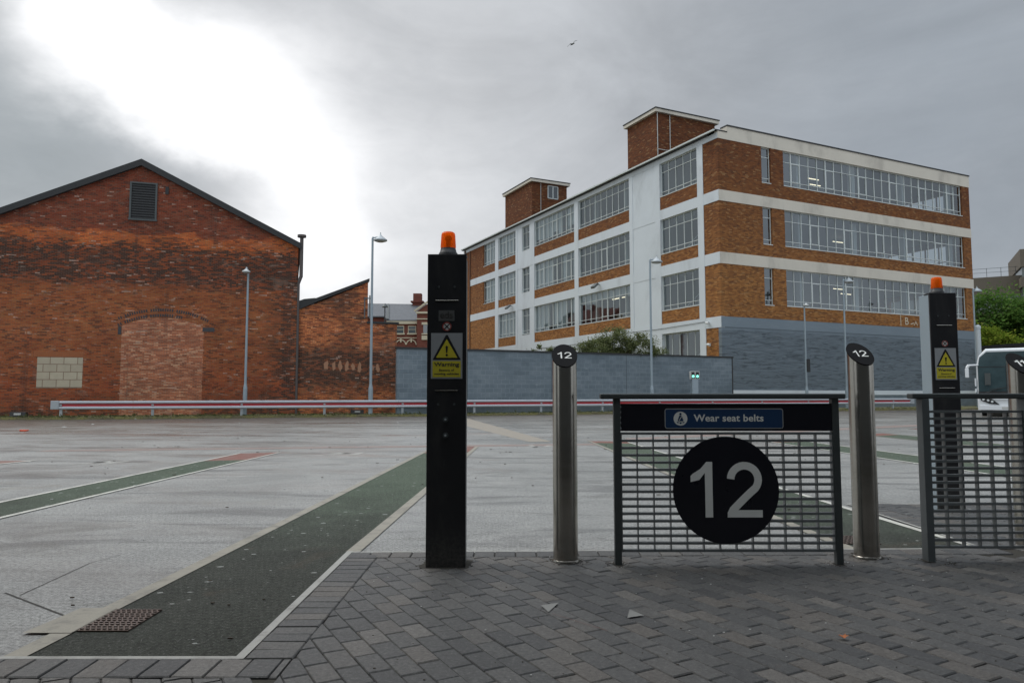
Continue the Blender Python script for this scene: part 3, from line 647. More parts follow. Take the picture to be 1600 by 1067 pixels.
# ------------------------------------------------------------ far kerb, verge
K = [(-60,22.5),(-40,28.4),(-23.46,33.3),(-18,34.2),(-10.35,36.9),(-6,38.0),(2.17,41.2),(18.7,48.3),(27.5,52.0),(45,59.5),(80,74)]
kb = MB(); vg = MB()
for (a, b) in zip(K[:-1], K[1:]):
    d = Vector((b[0]-a[0], b[1]-a[1])).normalized(); n = Vector((-d.y, d.x))
    q = lambda p, o: (p[0], p[1]+o)
    i = len(kb.v)
    kb.v += [(*q(a,0),0),(*q(b,0),0),(*q(b,0),.11),(*q(a,0),.11),(*q(b,.16),.12),(*q(a,.16),.12)]
    kb.f += [(i,i+1,i+2,i+3),(i+3,i+2,i+4,i+5)]; kb.mi += [0,0]
    vg.poly([(*q(a,.16),.115),(*q(b,.16),.115),(*q(b,60),.115),(*q(a,60),.115)])
tag(mk('kerb', kb, M_VERGE), kind='structure'); tag(mk('verge', vg, M_VERGE), kind='structure')
def on_kerb(px, off):                # point on the verge seen in column px, off metres behind the kerb
    t = (px-800)/FPX
    for (a, b) in zip(K[:-1], K[1:]):
        ax, ay = a[0], a[1]+off; bx, by = b[0], b[1]+off
        den = (bx-ax)-t*(by-ay); s_ = (t*ay-ax)/den
        if 0 <= s_ <= 1: return (ax+(bx-ax)*s_, ay+(by-ay)*s_)
def weeds(n):
    mb = MB()
    for i in range(n):
        px = random.uniform(-60, 1500); o = random.choice([random.uniform(-.03,.2), random.uniform(.1,2.2)])
        x, y = on_kerb(px, o); h = random.uniform(.03,.10)*(1.0 if random.random() < .93 else 2.2)
        for k in range(3):
            a = random.random()*6.28; l = random.uniform(.03,.08)
            mb.poly([(x,y,.10),(x+cos(a)*l,y+sin(a)*l,.10+h*.5),(x+cos(a)*l*1.6,y+sin(a)*l*1.6,.10+h),(x+cos(a)*l*.5+.02,y+sin(a)*l*.5,.10+h*.6)])
    return mb
tag(mk('weeds', weeds(2600), M_LEAFO), 'low moss and weeds along the far kerb in front of the walls', kind='stuff')

# ------------------------------------------------------------ bus station canopy over the camera (shades the foreground)
can = MB(); can.box(-22,24,-7,2.1,5.1,5.4); can.box(-22,24,1.9,2.2,5.0,5.55)
tag(mk('canopy', can, M_MGREY), kind='structure')
bw_ = MB(); bw_.box(-22,24,-7.3,-7,0,5.1)
for i in range(-22, 25, 3): bw_.box(i-.08,i+.08,-7.0,-6.85,0,5.1)
tag(mk('concourse_wall', bw_, M_WHITE2), kind='structure')

# ------------------------------------------------------------ brick warehouse
wh = empty('brick_warehouse', (-18.82,37.13,0), radians(17), 'old red brick warehouse with a blank soot-stained gable end and bricked-up arch', 'building')
U0, U1, UA, ZA, ZE = -8.3, 7.45, -.43, 13.0, 9.15
b = MB(); b.prism([(U0,0,0),(U1,0,0),(U1,0,ZE),(UA,0,ZA),(U0,0,ZE)], (0,24,0)); mk('wall', b, M_OLD, wh)
b = MB()
for s_, ue in ((1, U1+.12), (-1, U0-.12)):
    sl = (ZE-ZA)/(U1-UA); z_e = ZA+sl*abs(ue-UA)
    p = [(UA,-.16,ZA+.02),(ue,-.16,z_e+.02),(ue,-.16,z_e+.26),(UA,-.16,ZA+.28)]
    b.prism(p if s_ > 0 else p[::-1], (0,24.2,0))
mk('roof', b, M_SLATE, wh)
b = MB()
for s_, ue in ((1, U1+.16), (-1, U0-.16)):
    z_e = ZA+sl*abs(ue-UA)
    p = [(UA,-.22,ZA-.02),(ue,-.22,z_e-.02),(ue,-.22,z_e+.30),(UA,-.22,ZA+.32)]
    b.prism(p if s_ > 0 else p[::-1], (0,.055,0))
mk('verge_board', b, M_DARKROOF, wh)
b = MB(); b.box(-.98,.38,-.08,.02,10.12,10.2); b.box(-.95,-.86,-.07,.02,10.2,12.05); b.box(.26,.35,-.07,.02,10.2,12.05); b.box(-.95,.35,-.07,.02,12.05,12.13)
lv = mk('louvre_frame', b, M_DGREY, wh)
b = MB(); b.box(-.86,.26,-.004,.01,10.2,12.05)
for i in range(14):
    z = 10.22+i*.131; b.prism([(-.86,-.055,z),(.26,-.055,z),(.26,-.045,z-.0+.012),(-.86,-.045,z+.012)], (0,.05,.10))
mk('louvre_slats', b, M_DARKROOF, lv)
b = MB(); b.box(.72,.88,-.05,.02,11.6,12.0); mk('vent_hole', b, M_DARKROOF, wh)
# bricked-up arch: infill and two rings of dark headers
R_ = 4.2; acx = .85; hw = 1.93; zc = 4.62-sqrt(R_**2-hw**2)+.02
b = MB(); pts = [(acx-hw,-.008,.1),(acx+hw,-.008,.1)]
for k in range(13):
    a = math.acos(hw/R_)+(pi-2*math.acos(hw/R_))*k/12; pts.append((acx+cos(a)*R_,-.008,zc+sin(a)*R_))
b.prism(pts, (0,.02,0)); mk('arch_infill', b, M_INF, wh)
b2 = MB()
for ring, (r0, r1, cut) in enumerate(((R_+.05,R_+.19,.72),(R_+.34,R_+.48,1.0))):
    a0 = math.acos(min(1,(hw+.18)/r0)); nn = 40; b = MB()
    for k in range(nn):
        if k/nn < 1-cut: continue
        a = a0+(pi-2*a0)*(k+.08)/nn; a_ = a0+(pi-2*a0)*(k+.68)/nn
        q = [(acx+cos(a)*r0,zc+sin(a)*r0),(acx+cos(a)*r1,zc+sin(a)*r1),(acx+cos(a_)*r1,zc+sin(a_)*r1),(acx+cos(a_)*r0,zc+sin(a_)*r0)]
        (b if k % 11 != 4 else b2).prism([(p[0],-.014,p[1]) for p in q], (0,.02,0))
    mk('arch_ring', b, paint('blue_black_brick', (.045,.045,.05), .6, .4, 0, 8), wh)
b = MB(); b.box(2.72,3.3,-.014,.006,4.44,4.66); mk('springer_brick', b, paint('blue_black_brick', (0,0,0)), wh); b = MB(); b.box(-1.25,-1.1,-.014,.006,4.2,4.6); mk('springer_brick', b, paint('blue_black_brick', (0,0,0)), wh)
b = MB(); b.box(-4.76,-2.77,-.012,.01,1.49,3.0); mk('block_infill', b, M_BLOCKINF, wh)
b = MB()
for i in range(28): b.box(-4.92+i*.078,-4.92+i*.078+.066,-.010,.01,3.02,3.30)
mk('soldier_course', b, paint('orange_brick', (.34,.12,.05), .9, .35, 0, 9), wh)
b = MB(); b.rod((7.62,.0,7.55),(7.62,.0,9.8),.10,.10); b.rod((7.62,0,7.6),(7.50,.0,7.2),.10,.08); b.rod((7.50,0,7.22),(7.50,-.0,.1),.07); b.rod((7.62,0,9.75),(7.62,0,9.88),.24,.24)
mk('flue_pipe', b, paint('flue_brown', (.09,.075,.07), .6, .3), wh)
# lower brick building to its right
lb = empty('low_brick_building', (-18.82+.12*-sin(radians(17)),37.13+.12,0), radians(17), 'lower soot-blackened brick building with a sloping roof edge between the gable and the blue wall', 'building')
b = MB(); b.prism([(7.47,0,0),(11.25,0,0),(11.25,0,7.45),(8.9,0,6.35),(7.47,0,5.75)], (0,12,0)); mk('wall', b, M_OLD2, lb)
b = MB(); b.prism([(11.25,.02,0),(12.9,.02,0),(12.9,.02,5.12),(11.25,.02,5.12)], (0,.34,0)); mk('yard_wall', b, M_OLD2, lb)
b = MB(); b.box(11.2,13.0,-.05,.42,5.12,5.24); mk('coping', b, M_DARKROOF, lb)
b = MB(); b.prism([(8.4,-.1,6.2),(11.32,-.1,7.5),(11.32,-.1,7.66),(8.4,-.1,6.42)], (0,12,0)); b.prism([(7.42,-.1,5.72),(8.4,-.1,6.2),(8.4,-.1,6.44),(7.8,-.1,6.36),(7.42,-.1,6.2)], (0,.5,0)); mk('roof', b, M_DARKROOF, lb)
b = MB(); b.box(11.05,11.1,-.08,.0,5.4,6.6); b.box(11.05,11.4,-.08,-.04,6.5,6.56); b.rod((11.35,-.06,5.4),(11.35,-.06,6.7),.035); mk('downpipe', b, M_MGREY, lb)
b = MB()
for i, u in enumerate((9.05,9.45,9.80,10.15,10.5,10.85,11.5,11.85)):
    hh = random.uniform(.14,.34); n = 13; cz = 2.75-.02*i
    b = MB(); b.prism([(u+cos(k*2*pi/n)*random.uniform(.06,.16),-.012,cz+sin(k*2*pi/n)*hh*random.uniform(.6,1.15)) for k in range(n)], (0,.02,0))
    mk('spalled_patch', b, paint('spalled_brick', (.38,.20,.12), .9, .3, 0, 6), lb)

# blue block wall
bo = empty('blue_block_wall', (-5.98,38.5,0), radians(26), 'long blue-grey painted blockwork wall with a dark coping behind the guard rail', 'wall')
b = MB(); b.box(-.11,23.1,0,.25,0,3.58); mk('wall', b, M_BLUE, bo)
b = MB(); b.box(-.15,23.14,-.05,.30,3.58,3.67); mk('coping', b, M_DARKROOF, bo)
b = MB()
for u in (3.9,9.2,14.5): b.box(u,u+.02,-.004,.0,.1,3.58)
b.box(23.0,23.1,-.006,.0,.1,3.58); mk('movement_joint', b, M_DARKROOF, bo)

# ------------------------------------------------------------ office block
OR = Matrix.Rotation(radians(26), 4, 'Z')
of = empty('office_block', (15.066,52.0,0), radians(26), 'four storey brick and white office block with long ribbon windows and two roof towers', 'building')
WX, WY, ZR = 29.5, 49.0, 20.45
BANDS = [(15.24,16.05),(10.62,11.46)]
ROWS = [(17.17,19.87),(12.45,15.24),(7.85,10.62)]
br_ = MB(); wt = MB(); cr = MB()
T = .32
# --- left facade (x = 0 plane, along y)
bays = [(2.28,6.83),(11.1,19.62),(20.35,28.8),(33.35,38.05)]
brick_lv = [(16.05,19.9),(11.46,15.24),(6.77,10.62)]
for (z0, z1) in brick_lv: br_.box(0,T,T,1.66,z0,z1)
br_.box(0,T,T,1.66,0,5.97)
for (y0, y1) in bays:
    for (z0, _), (zs, _) in zip(brick_lv, ROWS): br_.box(0,T,y0,y1,z0,zs)
for i, (z0, z1) in enumerate(brick_lv):
    if i < 2:
        br_.box(0,T,38.95,42.5,z0,ROWS[i][0]); br_.box(0,T,42.5,46.7,z0,z1)
    else: br_.box(0,T,38.95,46.7,0,z1)
br_.box(0,T,46.7,WY,0,19.9)
for (y0, y1) in ((1.63,2.28),(6.83,7.5),(10.6,11.1),(19.62,20.35),(28.8,29.1),(32.9,33.35),(38.05,38.95)): wt.box(-.045,T,y0,y1,0,19.93)
for (z0, z1) in BANDS+[(5.97,6.77)]: wt.box(-.03,T-.01,.0 if False else .0,46.7,z0,z1)
wt.box(-.03,T-.01,0,WY+.02,19.88,20.3)
wt.box(-.01,T-.02,7.5,10.6,0,19.93)
for a, c_ in ((29.1,29.95),(31.8,32.9)): wt.box(-.01,T-.02,a,c_,0,19.93)
nz = [(0,7.72),(10.58,12.42),(15.18,17.1),(19.87,19.93)]
for z0, z1 in nz: wt.box(-.012,T-.03,29.95,31.8,z0,z1)
for (y0, y1) in ((11.1,19.62),(20.35,28.8),(33.35,38.05)):
    if y0 < 12: wt.box(-.02,T-.02,y0,y1,5.0,5.98); wt.box(-.02,T-.02,y0,y1,0,3.0); wt.box(-.02,T-.02,14.5,y1,3.0,5.0)
    else: wt.box(-.02,T-.02,y0,y1,0,5.98)
wt.box(-.02,T-.02,2.28,6.83,0,2.3)
# --- right facade (y = 0 plane, along x)
BR = (28.42, WX)
for i, (z0, z1) in enumerate(brick_lv):
    zs = ROWS[i][0]; zt_ = ROWS[i][1]
    br_.box(0,4.25,0,T,z0,z1); br_.box(4.25,5.2,0,T,z0,zs); br_.box(5.2,6.5,0,T,z0,z1); br_.box(6.5,28.42,0,T,z0,zs); br_.box(28.42,WX,0,T,z0,z1)
for (z0, z1) in BANDS: cr.box(-.0,WX+.03,-.03,T-.01,z0,z1)
cr.box(-.0,WX+.03,-.03,T-.01,19.88,20.42); cr.box(.9,WX+.03,-.03,T+.3,20.42,20.9)
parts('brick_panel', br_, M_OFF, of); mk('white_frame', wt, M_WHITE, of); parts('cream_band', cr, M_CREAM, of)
b = MB(); b.box(0,WX,.01,T-.01,1.45,6.77); b.box(-.004,WX+.02,-.03,.01,6.0,6.75); mk('painted_base', b, M_BLUEB, of)
b = MB(); b.box(0,WX,-.05,T,1.1,1.45); mk('white_plinth_line', b, M_WHITE, of)
b = MB(); b.box(0,WX,.0,T-.01,0,1.1); mk('plinth', b, M_BLUE, of)
b = MB(); b.box(WX-T,WX,T,1.6,0,20.4); b.box(WX-T,WX,8.2,WY,0,20.4)
for z0, z1 in ((0,7.9),(10.3,12.6),(14.9,17.4),(19.7,20.4)): b.box(WX-T,WX,1.6,8.2,z0,z1)
for z0, z1 in ((7.9,10.3),(12.6,14.9),(17.4,19.7)):
    for k in range(1,5): b.box(WX-.2,WX-.1,1.6+k*1.32,1.7+k*1.32,z0,z1)
    b.box(WX-.2,WX-.1,1.6,8.2,z0+.8,z0+.86)
b.box(T,WX-T,WY-T,WY,0,20.4)
mk('rear_wall', b, M_OFF, of)
b = MB(); b.box(-.30,WX+.1,.9,WY+.1,20.30,20.44); b.box(-.34,-.05,.0,WY+.1,20.42,20.52); b.box(.88,WX+.08,-.08,T+.35,20.9,21.0); b.box(-.3,.9,-.06,.9,20.42,20.50); mk('roof', b, M_DARKROOF, of)
b = MB(); b.box(-.42,-.30,-.05,WY+.1,20.36,20.47); mk('gutter', b, M_FRAMEW, of)
# --- interior floors, partitions, columns and stairs
b = MB()
for z in (6.1,10.75,15.4): b.box(T+.02,WX-T-.02,7.4,WY-T-.02,z,z+.6); b.box(6.3,WX-T-.02,T+.02,7.4,z,z+.6)
parts('floor_slab', b, M_INT, of)
b = MB(); b.box(6.5,6.7,7.6,WY-1,.2,20.2); b.box(12,28,9.5,9.7,.2,20.2); b.box(.5,6.4,7.25,7.4,.2,20.2); b.box(6.25,6.4,.6,7.2,.2,20.2)
parts('partition', b, M_INT, of)
b = MB()
for i in range(4):
    for z0, z1 in ((6.75,10.7),(11.4,15.3),(16.0,20.2)): b.box(8.9+i*6.3,9.3+i*6.3,.9,1.3,z0,z1)
for i in range(7):
    for z0, z1 in ((6.75,10.7),(11.4,15.3),(16.0,20.2)): b.box(1.0,1.3,13+i*5,13.35+i*5,z0,z1)
parts('column', b, M_FRAMEW, of)
for lv_ in range(4):
    b = MB()
    z0 = 1.6+lv_*4.62
    for k in range(14):
        y_ = 6.6-k*.30; b.box(1.2,2.6,y_-.30,y_,z0+k*.17-.12,z0+k*.17+.06)
    b.prism([(1.15,6.6,z0-.35),(1.15,2.4,z0+2.03),(1.15,2.4,z0+2.43),(1.15,6.6,z0+.05)], (.06,0,0))
    for k in range(0,14):
        y_ = 6.5-k*.30; b.box(1.14,1.17,y_-.012,y_+.012,z0+k*.17,z0+k*.17+1.0)
    b.prism([(1.13,6.6,z0+1.0),(1.13,2.4,z0+3.38),(1.13,2.4,z0+3.44),(1.13,6.6,z0+1.06)], (.05,0,0))
    b.box(.6,3.2,.8,2.4,z0+2.2,z0+2.38)
    mk('staircase', b, M_FRAMEW, of)
b = MB()
for (x, y_, z) in ((13.0,3.4,19.5),(14.6,4.6,19.5),(18.2,5.4,14.9),(15.8,3.5,10.2),(19.0,5.4,10.2)):
    b.box(x,x+1.3,y_,y_+.08,z,z+.05)
for y_ in (12.6,14.4,16.0): b.box(2.2,2.3,y_,y_+1.2,10.1,10.16)
parts('ceiling_light', b, M_TUBE, of)
# --- windows
def window(axis, a0, a1, z0, z1, n, top=.27, bot=.13, thick=(), inset=.16, blind=0, lights=None):
    fr = MB(); gl = MB(); d = .07
    def bx(u0, u1, za, zb, p=0):
        if axis == 'y': fr.box(inset-p, inset+d, u0, u1, za, zb)
        else: fr.box(u0, u1, inset-p, inset+d, za, zb)
    e_ = .05
    bx(a0,a0+e_,z0,z1); bx(a1-e_,a1,z0,z1); bx(a0+e_,a1-e_,z0,z0+e_); bx(a0+e_,a1-e_,z1-e_,z1)
    h = z1-z0; zt_ = z1-h*top; zb_ = z0+h*bot; pw = (a1-a0)/n
    if top: bx(a0+e_,a1-e_,zt_-.022,zt_+.022,.004)
    if bot: bx(a0+e_,a1-e_,zb_-.022,zb_+.022,.004)
    for k in range(1, n):
        t_ = .045 if k in thick else .022; bx(a0+k*pw-t_,a0+k*pw+t_,z0+e_,z1-e_,.012)
    for k in thick:                    # opening lights read as heavier frames
        if k < n:
            u0, u1 = a0+k*pw+.045, a0+(k+1)*pw-.045; 
            bx(u0,u0+.035,zb_+.03,zt_-.03,.02); bx(u1-.035,u1,zb_+.03,zt_-.03,.02); bx(u0,u1,zb_+.03,zb_+.07,.02); bx(u0,u1,zt_-.07,zt_-.03,.02)
    sl_ = .035
    if axis == 'y': fr.box(-.02, inset, a0, a1, z0-.06, z0-.003)
    else: fr.box(a0, a1, -.02, inset, z0-.06, z0-.003)
    f = mk('window', fr, M_FRAMEW, of)
    cuts = [z0]+([zb_] if bot else [])+([zt_] if top else [])+[z1]
    for k in range(n):
        for za, zb in zip(cuts[:-1], cuts[1:]):
            u0, u1 = a0+k*pw, a0+(k+1)*pw; p0 = inset+.035; t1, t2 = random.gauss(0,.006), random.gauss(0,.008)
            if axis == 'y': gl.poly([(p0+t1,u1,za),(p0-t1,u0,za),(p0-t1+t2,u0,zb),(p0+t1+t2,u1,zb)])
            else: gl.poly([(u0,p0-t1,za),(u1,p0+t1,za),(u1,p0+t1+t2,zb),(u0,p0-t1+t2,zb)])
    mk('pane', gl, M_GLASS, f)
    if blind:
        bl = MB(); 
        for k in range(n):
            if random.random() < .12: continue
            zb2 = z1-h*(blind*random.uniform(.75,1.0) if blind < 1 else 1)
            u0, u1 = a0+k*pw+.03, a0+(k+1)*pw-.03; q = random.uniform(0,.04)
            if axis == 'y': bl.box(inset+.16+q, inset+.17+q, u0, u1, max(z0,zb2), z1)
            else: bl.box(u0, u1, inset+.16+q, inset+.17+q, max(z0,zb2), z1)
        if bl.v: mk('blind', bl, M_BLIND, f)
    return f
for r, (z0, z1) in enumerate(ROWS):
    window('y',2.28,6.83,z0,z1,5)
    window('y',11.1,19.62,z0,z1,9,thick=(4,) if r else (), blind=0 if r < 2 else .35)
    window('y',20.35,28.8,z0,z1,9,top=0 if r == 2 else .27,thick=(1,4,7)[:2 if r == 2 else 3],blind=1 if r > 0 else .9)
    window('y',29.95,31.8,z0,z1-.02,2,blind=0)
    window('y',33.35,38.05,z0,z1,5,top=.27,thick=(1,3),blind=1)
    if r < 2: window('y',38.95,42.5,z0,z1,4,thick=(2,),blind=1)
    window('x',4.25,5.2,z0-.02,z1,1,thick=(),bot=.13)
    window('x',6.5,28.42,z0,z1,23,top=.30,bot=.14,thick=(1,5,9,13,17,21) if r == 0 else (3,7,11,15,19))
window('y',2.28,6.83,2.3,5.95,5,top=0,bot=0,inset=.28)
window('y',11.1,14.5,3.0,5.0,3,top=0,bot=0)
cl_ = {}
for i in range(46):
    z = random.choice((6.75,11.4,16.0)); x = random.uniform(6.8,28); y_ = random.uniform(1.4,4.2)
    b = MB(); b.box(x,x+random.uniform(.4,1.6),y_,y_+.6,z+.0,z+random.uniform(1.0,1.9)); mk('furniture', b, random.choice((M_FRAMEW, M_DGREY, M_BARK, M_CREAMB, M_INT)), of)
# --- roof towers
def tower(x0, x1, y0, y1, zt_, win):
    b = MB(); b.box(x0,x1,y0,y1,20.3,zt_-.36); t_ = mk('roof_tower', b, M_OFF, of)
    b = MB(); b.box(x0-.25,x1+.3,y0-.25,y1+.25,zt_-.36,zt_-.09); mk('fascia', b, M_CREAM, t_)
    b = MB(); b.box(x0-.30,x1+.35,y0-.30,y1+.30,zt_-.08,zt_); mk('roof', b, M_DARKROOF, t_)
    if win:
        b = MB(); X0, X1, Z0, Z1 = x0+2.0, x0+3.35, zt_-2.05, zt_-.55
        b.box(X0,X1,y0-.05,y0+.0,Z0,Z0+.08); b.box(X0,X0+.08,y0-.05,y0,Z0,Z1); b.box(X1-.08,X1,y0-.05,y0,Z0,Z1); b.box(X0,X1,y0-.05,y0,Z1-.08,Z1); b.box((X0+X1)/2-.05,(X0+X1)/2+.05,y0-.05,y0,Z0,Z1)
        f = mk('window', b, M_FRAMEW, t_); b = MB(); b.box(X0+.08,X1-.08,y0-.02,y0-.005,Z0+.08,Z1-.08); mk('pane', b, paint('tower_glass', (.03,.04,.05), .15, .1, 0, 2, 0, 1.0), f)
    b = MB(); 
    if win: b.rod((x0+1.1,y0-.06,20.4),(x0+1.1,y0-.06,zt_-.4),.03)
    else:
        b.rod((x0+.05,y0-.07,20.4),(x0+.05,y0-.07,zt_-.4),.035); b.rod((x0+1.35,y0-.07,20.4),(x0+1.35,y0-.07,zt_-.4),.035); b.rod((x0+.05,y0-.07,21.6),(x0+1.35,y0-.07,21.6),.035)
    mk('conduit', b, M_PLW, t_)
tower(.6,6.9,7.94,12.1,25.1,False); tower(.6,5.1,30.5,37.4,25.25,True)
b = MB(); b.rod((-.10,48.3,0),(-.10,48.3,20.2),.08); b.box(-.10,-.02,46.7,46.85,0,19.9); mk('drainpipe', b, paint('pipe_brown', (.10,.05,.035), .7, .2), of)
b = MB()
pts = [(-.07,28,6.05),(-.07,19.9,6.0),(-.07,12,6.45),(-.07,7.2,6.4),(-.07,1.7,6.5)]
for a_, c_ in zip(pts[:-1], pts[1:]): b.rod(a_, c_, .018, n=6)
mk('cable', b, M_MGREY, of)
def floodlight(y_, z):
    b = MB(); b.box(-.35,-.05,y_-.05,y_+.05,z,z+.06); b.prism([(-.30,y_-.3,z),(-.30,y_+.3,z),(-.75,y_+.3,z-.38),(-.75,y_-.3,z-.38)], (-.10,0,.16))
    tag(mk('floodlight', b, M_MGREY, of), None); b = MB(); 
floodlight(15.9,11.2); floodlight(34.3,11.25); 
def dome_cam(y_, z):
    b = MB(); b.box(-.2,0,y_-.05,y_+.05,z-.03,z+.03); b.rod((-.2,y_+.12,z-.05),(-.26,y_-.22,z-.12),.09); mk('security_camera', b, M_LAMPW, of)
dome_cam(12.1,6.75); dome_cam(1.3,6.45); dome_cam(1.2,4.85); 
b = text_mb('B', .9); 
for (x0_, z0_, x1_, z1_) in ((.5,-.2,.9,-.1),(.95,-.3,1.2,.1),(1.15,.05,1.4,-.3),(-.75,-.4,-.75,.5)): strip2d(b, [(x0_,z0_),(x1_,z1_)], .07)
mk('chalk_graffiti', b, M_STONE, of, loc=(20.2,-.006,7.25))

# ------------------------------------------------------------ Victorian terrace behind the wall
vi = empty('victorian_building', (0,75,0), 0, 'red brick Victorian building with slate roof, stone window sills and arches behind the walls', 'building')
b = MB(); b.box(-22,-11.0,.0,9,0,9.0) if False else None
b.box(-13.0,-8.0,0,9,0,8.85); b.box(-26,-13.0,1.5,10,0,9.3); mk('wall', b, M_BRICKRED, vi)
b = MB(); b.prism([(-26,1.2,9.3),(-13.4,1.2,9.3),(-13.0,.0,8.75),(-8.0,-.3,8.75),(-8.0,5,11.0),(-13.0,5,11.05),(-26,5.4,11.3)], (0,0,.12)); b.prism([(-26,5.4,11.3),(-8,5,11.0),(-8,11,8.5),(-26,11,8.8)],(0,0,.12)); rf = mk('roof', b, M_SLATE, vi)
b = MB(); b.prism([(-13.05,-.02,8.95),(-12.75,-.02,8.9),(-13.6,4.9,11.12),(-13.75,4.9,11.12)], (0,0,.09)); mk('roof_valley', b, M_DGREY, rf)
b = MB(); b.box(-10.95,-9.95,4.5,5.5,9.5,11.3); b.box(-11.15,-9.75,4.3,5.7,11.3,11.45); b.box(-10.9,-10.0,4.55,5.45,11.45,12.3); mk('chimney', b, M_BRICKRED, rf)
b = MB(); b.prism([(-9.75,-.8,7.0),(-5.5,-.8,7.0),(-5.5,-.8,9.7),(-7.6,-.8,11.2),(-9.75,-.8,9.7)], (0,5,0)); b.box(-9.75,-5.5,-.8,3,0,7.0); gb = mk('gable_bay', b, M_BRICKRED, vi)
b = MB(); b.prism([(-9.95,-1.0,9.65),(-7.6,-1.0,11.3),(-7.6,-1.0,11.5),(-10.1,-1.0,9.75)], (0,.3,0)); b.box(-9.85,-5.5,-.95,-.78,9.45,9.65); b.box(-9.8,-5.5,-.9,-.78,8.85,8.95); b.box(-9.25,-8.0,-.95,-.75,8.3,8.55); b.box(-9.25,-8.0,-.95,-.75,7.3,7.42); b.box(-9.25,-8.6,-.9,-.78,6.75,7.2); mk('stone_trim', b, M_STONE, gb)
b = MB(); b.box(-9.1,-8.3,-.84,-.78,7.42,8.3); mk('window', b, M_GLASSD, gb)
b = MB(); b.box(-13.0,-9.75,-.18,.0,8.45,8.75); b.box(-13.0,-9.75,-.08,.0,6.98,7.06); mk('stone_band', b, M_STONE, vi)
for xc in (-11.6,-10.35):
    b = MB(); b.box(xc-.42,xc-.36,-.06,0,7.5,8.28); b.box(xc+.36,xc+.42,-.06,0,7.5,8.28); b.box(xc-.5,xc+.5,-.15,0,7.36,7.5); b.box(xc-.36,xc+.36,-.05,-.01,7.86,7.91); b.box(xc-.36,xc+.36,-.05,-.01,8.2,8.28)
    f = mk('window', b, M_STONE, vi); b = MB(); b.box(xc-.36,xc+.36,-.03,-.012,7.5,8.2); mk('pane', b, paint('old_glass', (.06,.08,.09), .1, .1, 0, 2, 0, 1.0), f)
for xc in (-11.5,-10.42,-9.1):
    b = MB()
    for k in range(10):
        a, a_ = pi*k/10, pi*(k+1)/10; r0, r1 = .46, .56
        b.prism([(xc+cos(a)*r0,-.09,6.3+sin(a)*r0),(xc+cos(a)*r1,-.09,6.3+sin(a)*r1),(xc+cos(a_)*r1,-.09,6.3+sin(a_)*r1),(xc+cos(a_)*r0,-.09,6.3+sin(a_)*r0)], (0,.09,0))
    b.box(xc-.07,xc+.07,-.14,0,6.55,6.92); mk('arch', b, M_STONE, vi, loc=(0,-.82 if xc > -9 else 0,0))
# ------------------------------------------------------------ far concrete block on the right
cb = empty('concrete_office', (87.5,124,0), radians(-28), 'stepped brown concrete office building beyond the trees at the right edge', 'building')
b = MB(); b.box(-22,0,.5,14,0,17.9); b.box(-22,0,-.1,.5,18.3,21.6); b.box(-22,0,0,.5,14.6,15.4)
b.box(0,16,-2.5,12,0,16); b.box(-.2,16,-2.8,12,16.0,17.4); b.box(-.2,16,-2.9,12,19.2,20.9); b.box(-.2,16,-3.0,12,22.6,25.6); b.box(.6,15,-2,11,17.4,23)
mk('wall', b, M_CONC, cb)
b = MB(); b.box(-22,0,.2,.45,15.4,18.3); b.box(.2,16,-2.6,-2.2,17.4,19.2); b.box(.2,16,-2.6,-2.2,20.9,22.6); b.box(.0,.2,-2.6,6,17.4,19.2); b.box(.0,.2,-2.6,6,20.9,22.6); mk('window_strip', b, paint('tinted_glazing', (.07,.09,.09), .15, .2, 0, 2, 0, 1.0), cb)
b = MB()
for i in range(11): b.box(-21.6+i*2.1,-21.53+i*2.1,.0,.06,21.6,23.2)
b.box(-22,0,.0,.03,23.1,23.16); b.box(-22,0,.0,.03,22.4,22.45); mk('railing', b, M_DGREY, cb)
b = MB(); b.lathe([(2.6,0),(2.6,1.4),(2.2,1.9),(.6,2.3)], 20, (4.9,2,25.6)); mk('roof_plant', b, M_GALV, cb)
# low cream building and pale post beyond the coach
cw = empty('cream_outbuilding', (43.5,60,0), radians(14), 'low cream building with a dark roof edge seen above the white coach', 'building')
b = MB(); b.box(0,22,0,6,0,5.1); mk('wall', b, M_CREAMB, cw)
b = MB(); b.box(-.3,22,-.3,6.2,5.1,5.45); mk('roof', b, M_DARKROOF, cw); b = MB(); b.rod((1,-.2,5.75),(22,-.2,5.95),.12); 
for i in range(5): b.box(2+i*4,2.2+i*4,-.25,-.1,5.45,5.9)
mk('roof_rail', b, M_DARKROOF, cw)
x_, y_, _ = D(1532,600,55); b = MB(); b.rod((0,0,0),(0,0,6.1),.17,.17,20); b.lathe([(.20,6.1),(.20,6.3),(.05,6.4)],20)
tag(mk('round_column', b, M_WHITE2, loc=(x_,y_,0), smooth=True), 'pale round column standing at the right end of the blue office wall', 'column')

# ------------------------------------------------------------ vegetation
def leaves(mb, c, rad, n, size, seed=0, thin=1.0):
    rr = random.Random(seed)
    clumps = []
    for i in range(max(5, int(n/130))):
        while True:
            p = Vector((rr.uniform(-1,1), rr.uniform(-1,1), rr.uniform(-1,1)))
            if .25 < p.length < 1: break
        clumps.append((Vector((p.x*rad[0], p.y*rad[1], p.z*rad[2])), rr.uniform(.20,.40)*min(rad)))
    for i in range(n):
        cc, cr_ = rr.choice(clumps); p = cc+Vector((rr.gauss(0,1), rr.gauss(0,1), rr.gauss(0,.8)))*cr_*.62+Vector(c)
        a = Vector((rr.gauss(0,1), rr.gauss(0,1), rr.gauss(0,1))).normalized(); b_ = a.orthogonal().normalized()
        s_ = size*rr.uniform(.6,1.3)
        mb.poly([tuple(p-a*s_), tuple(p+b_*s_*.5), tuple(p+a*s_), tuple(p-b_*s_*.5)])
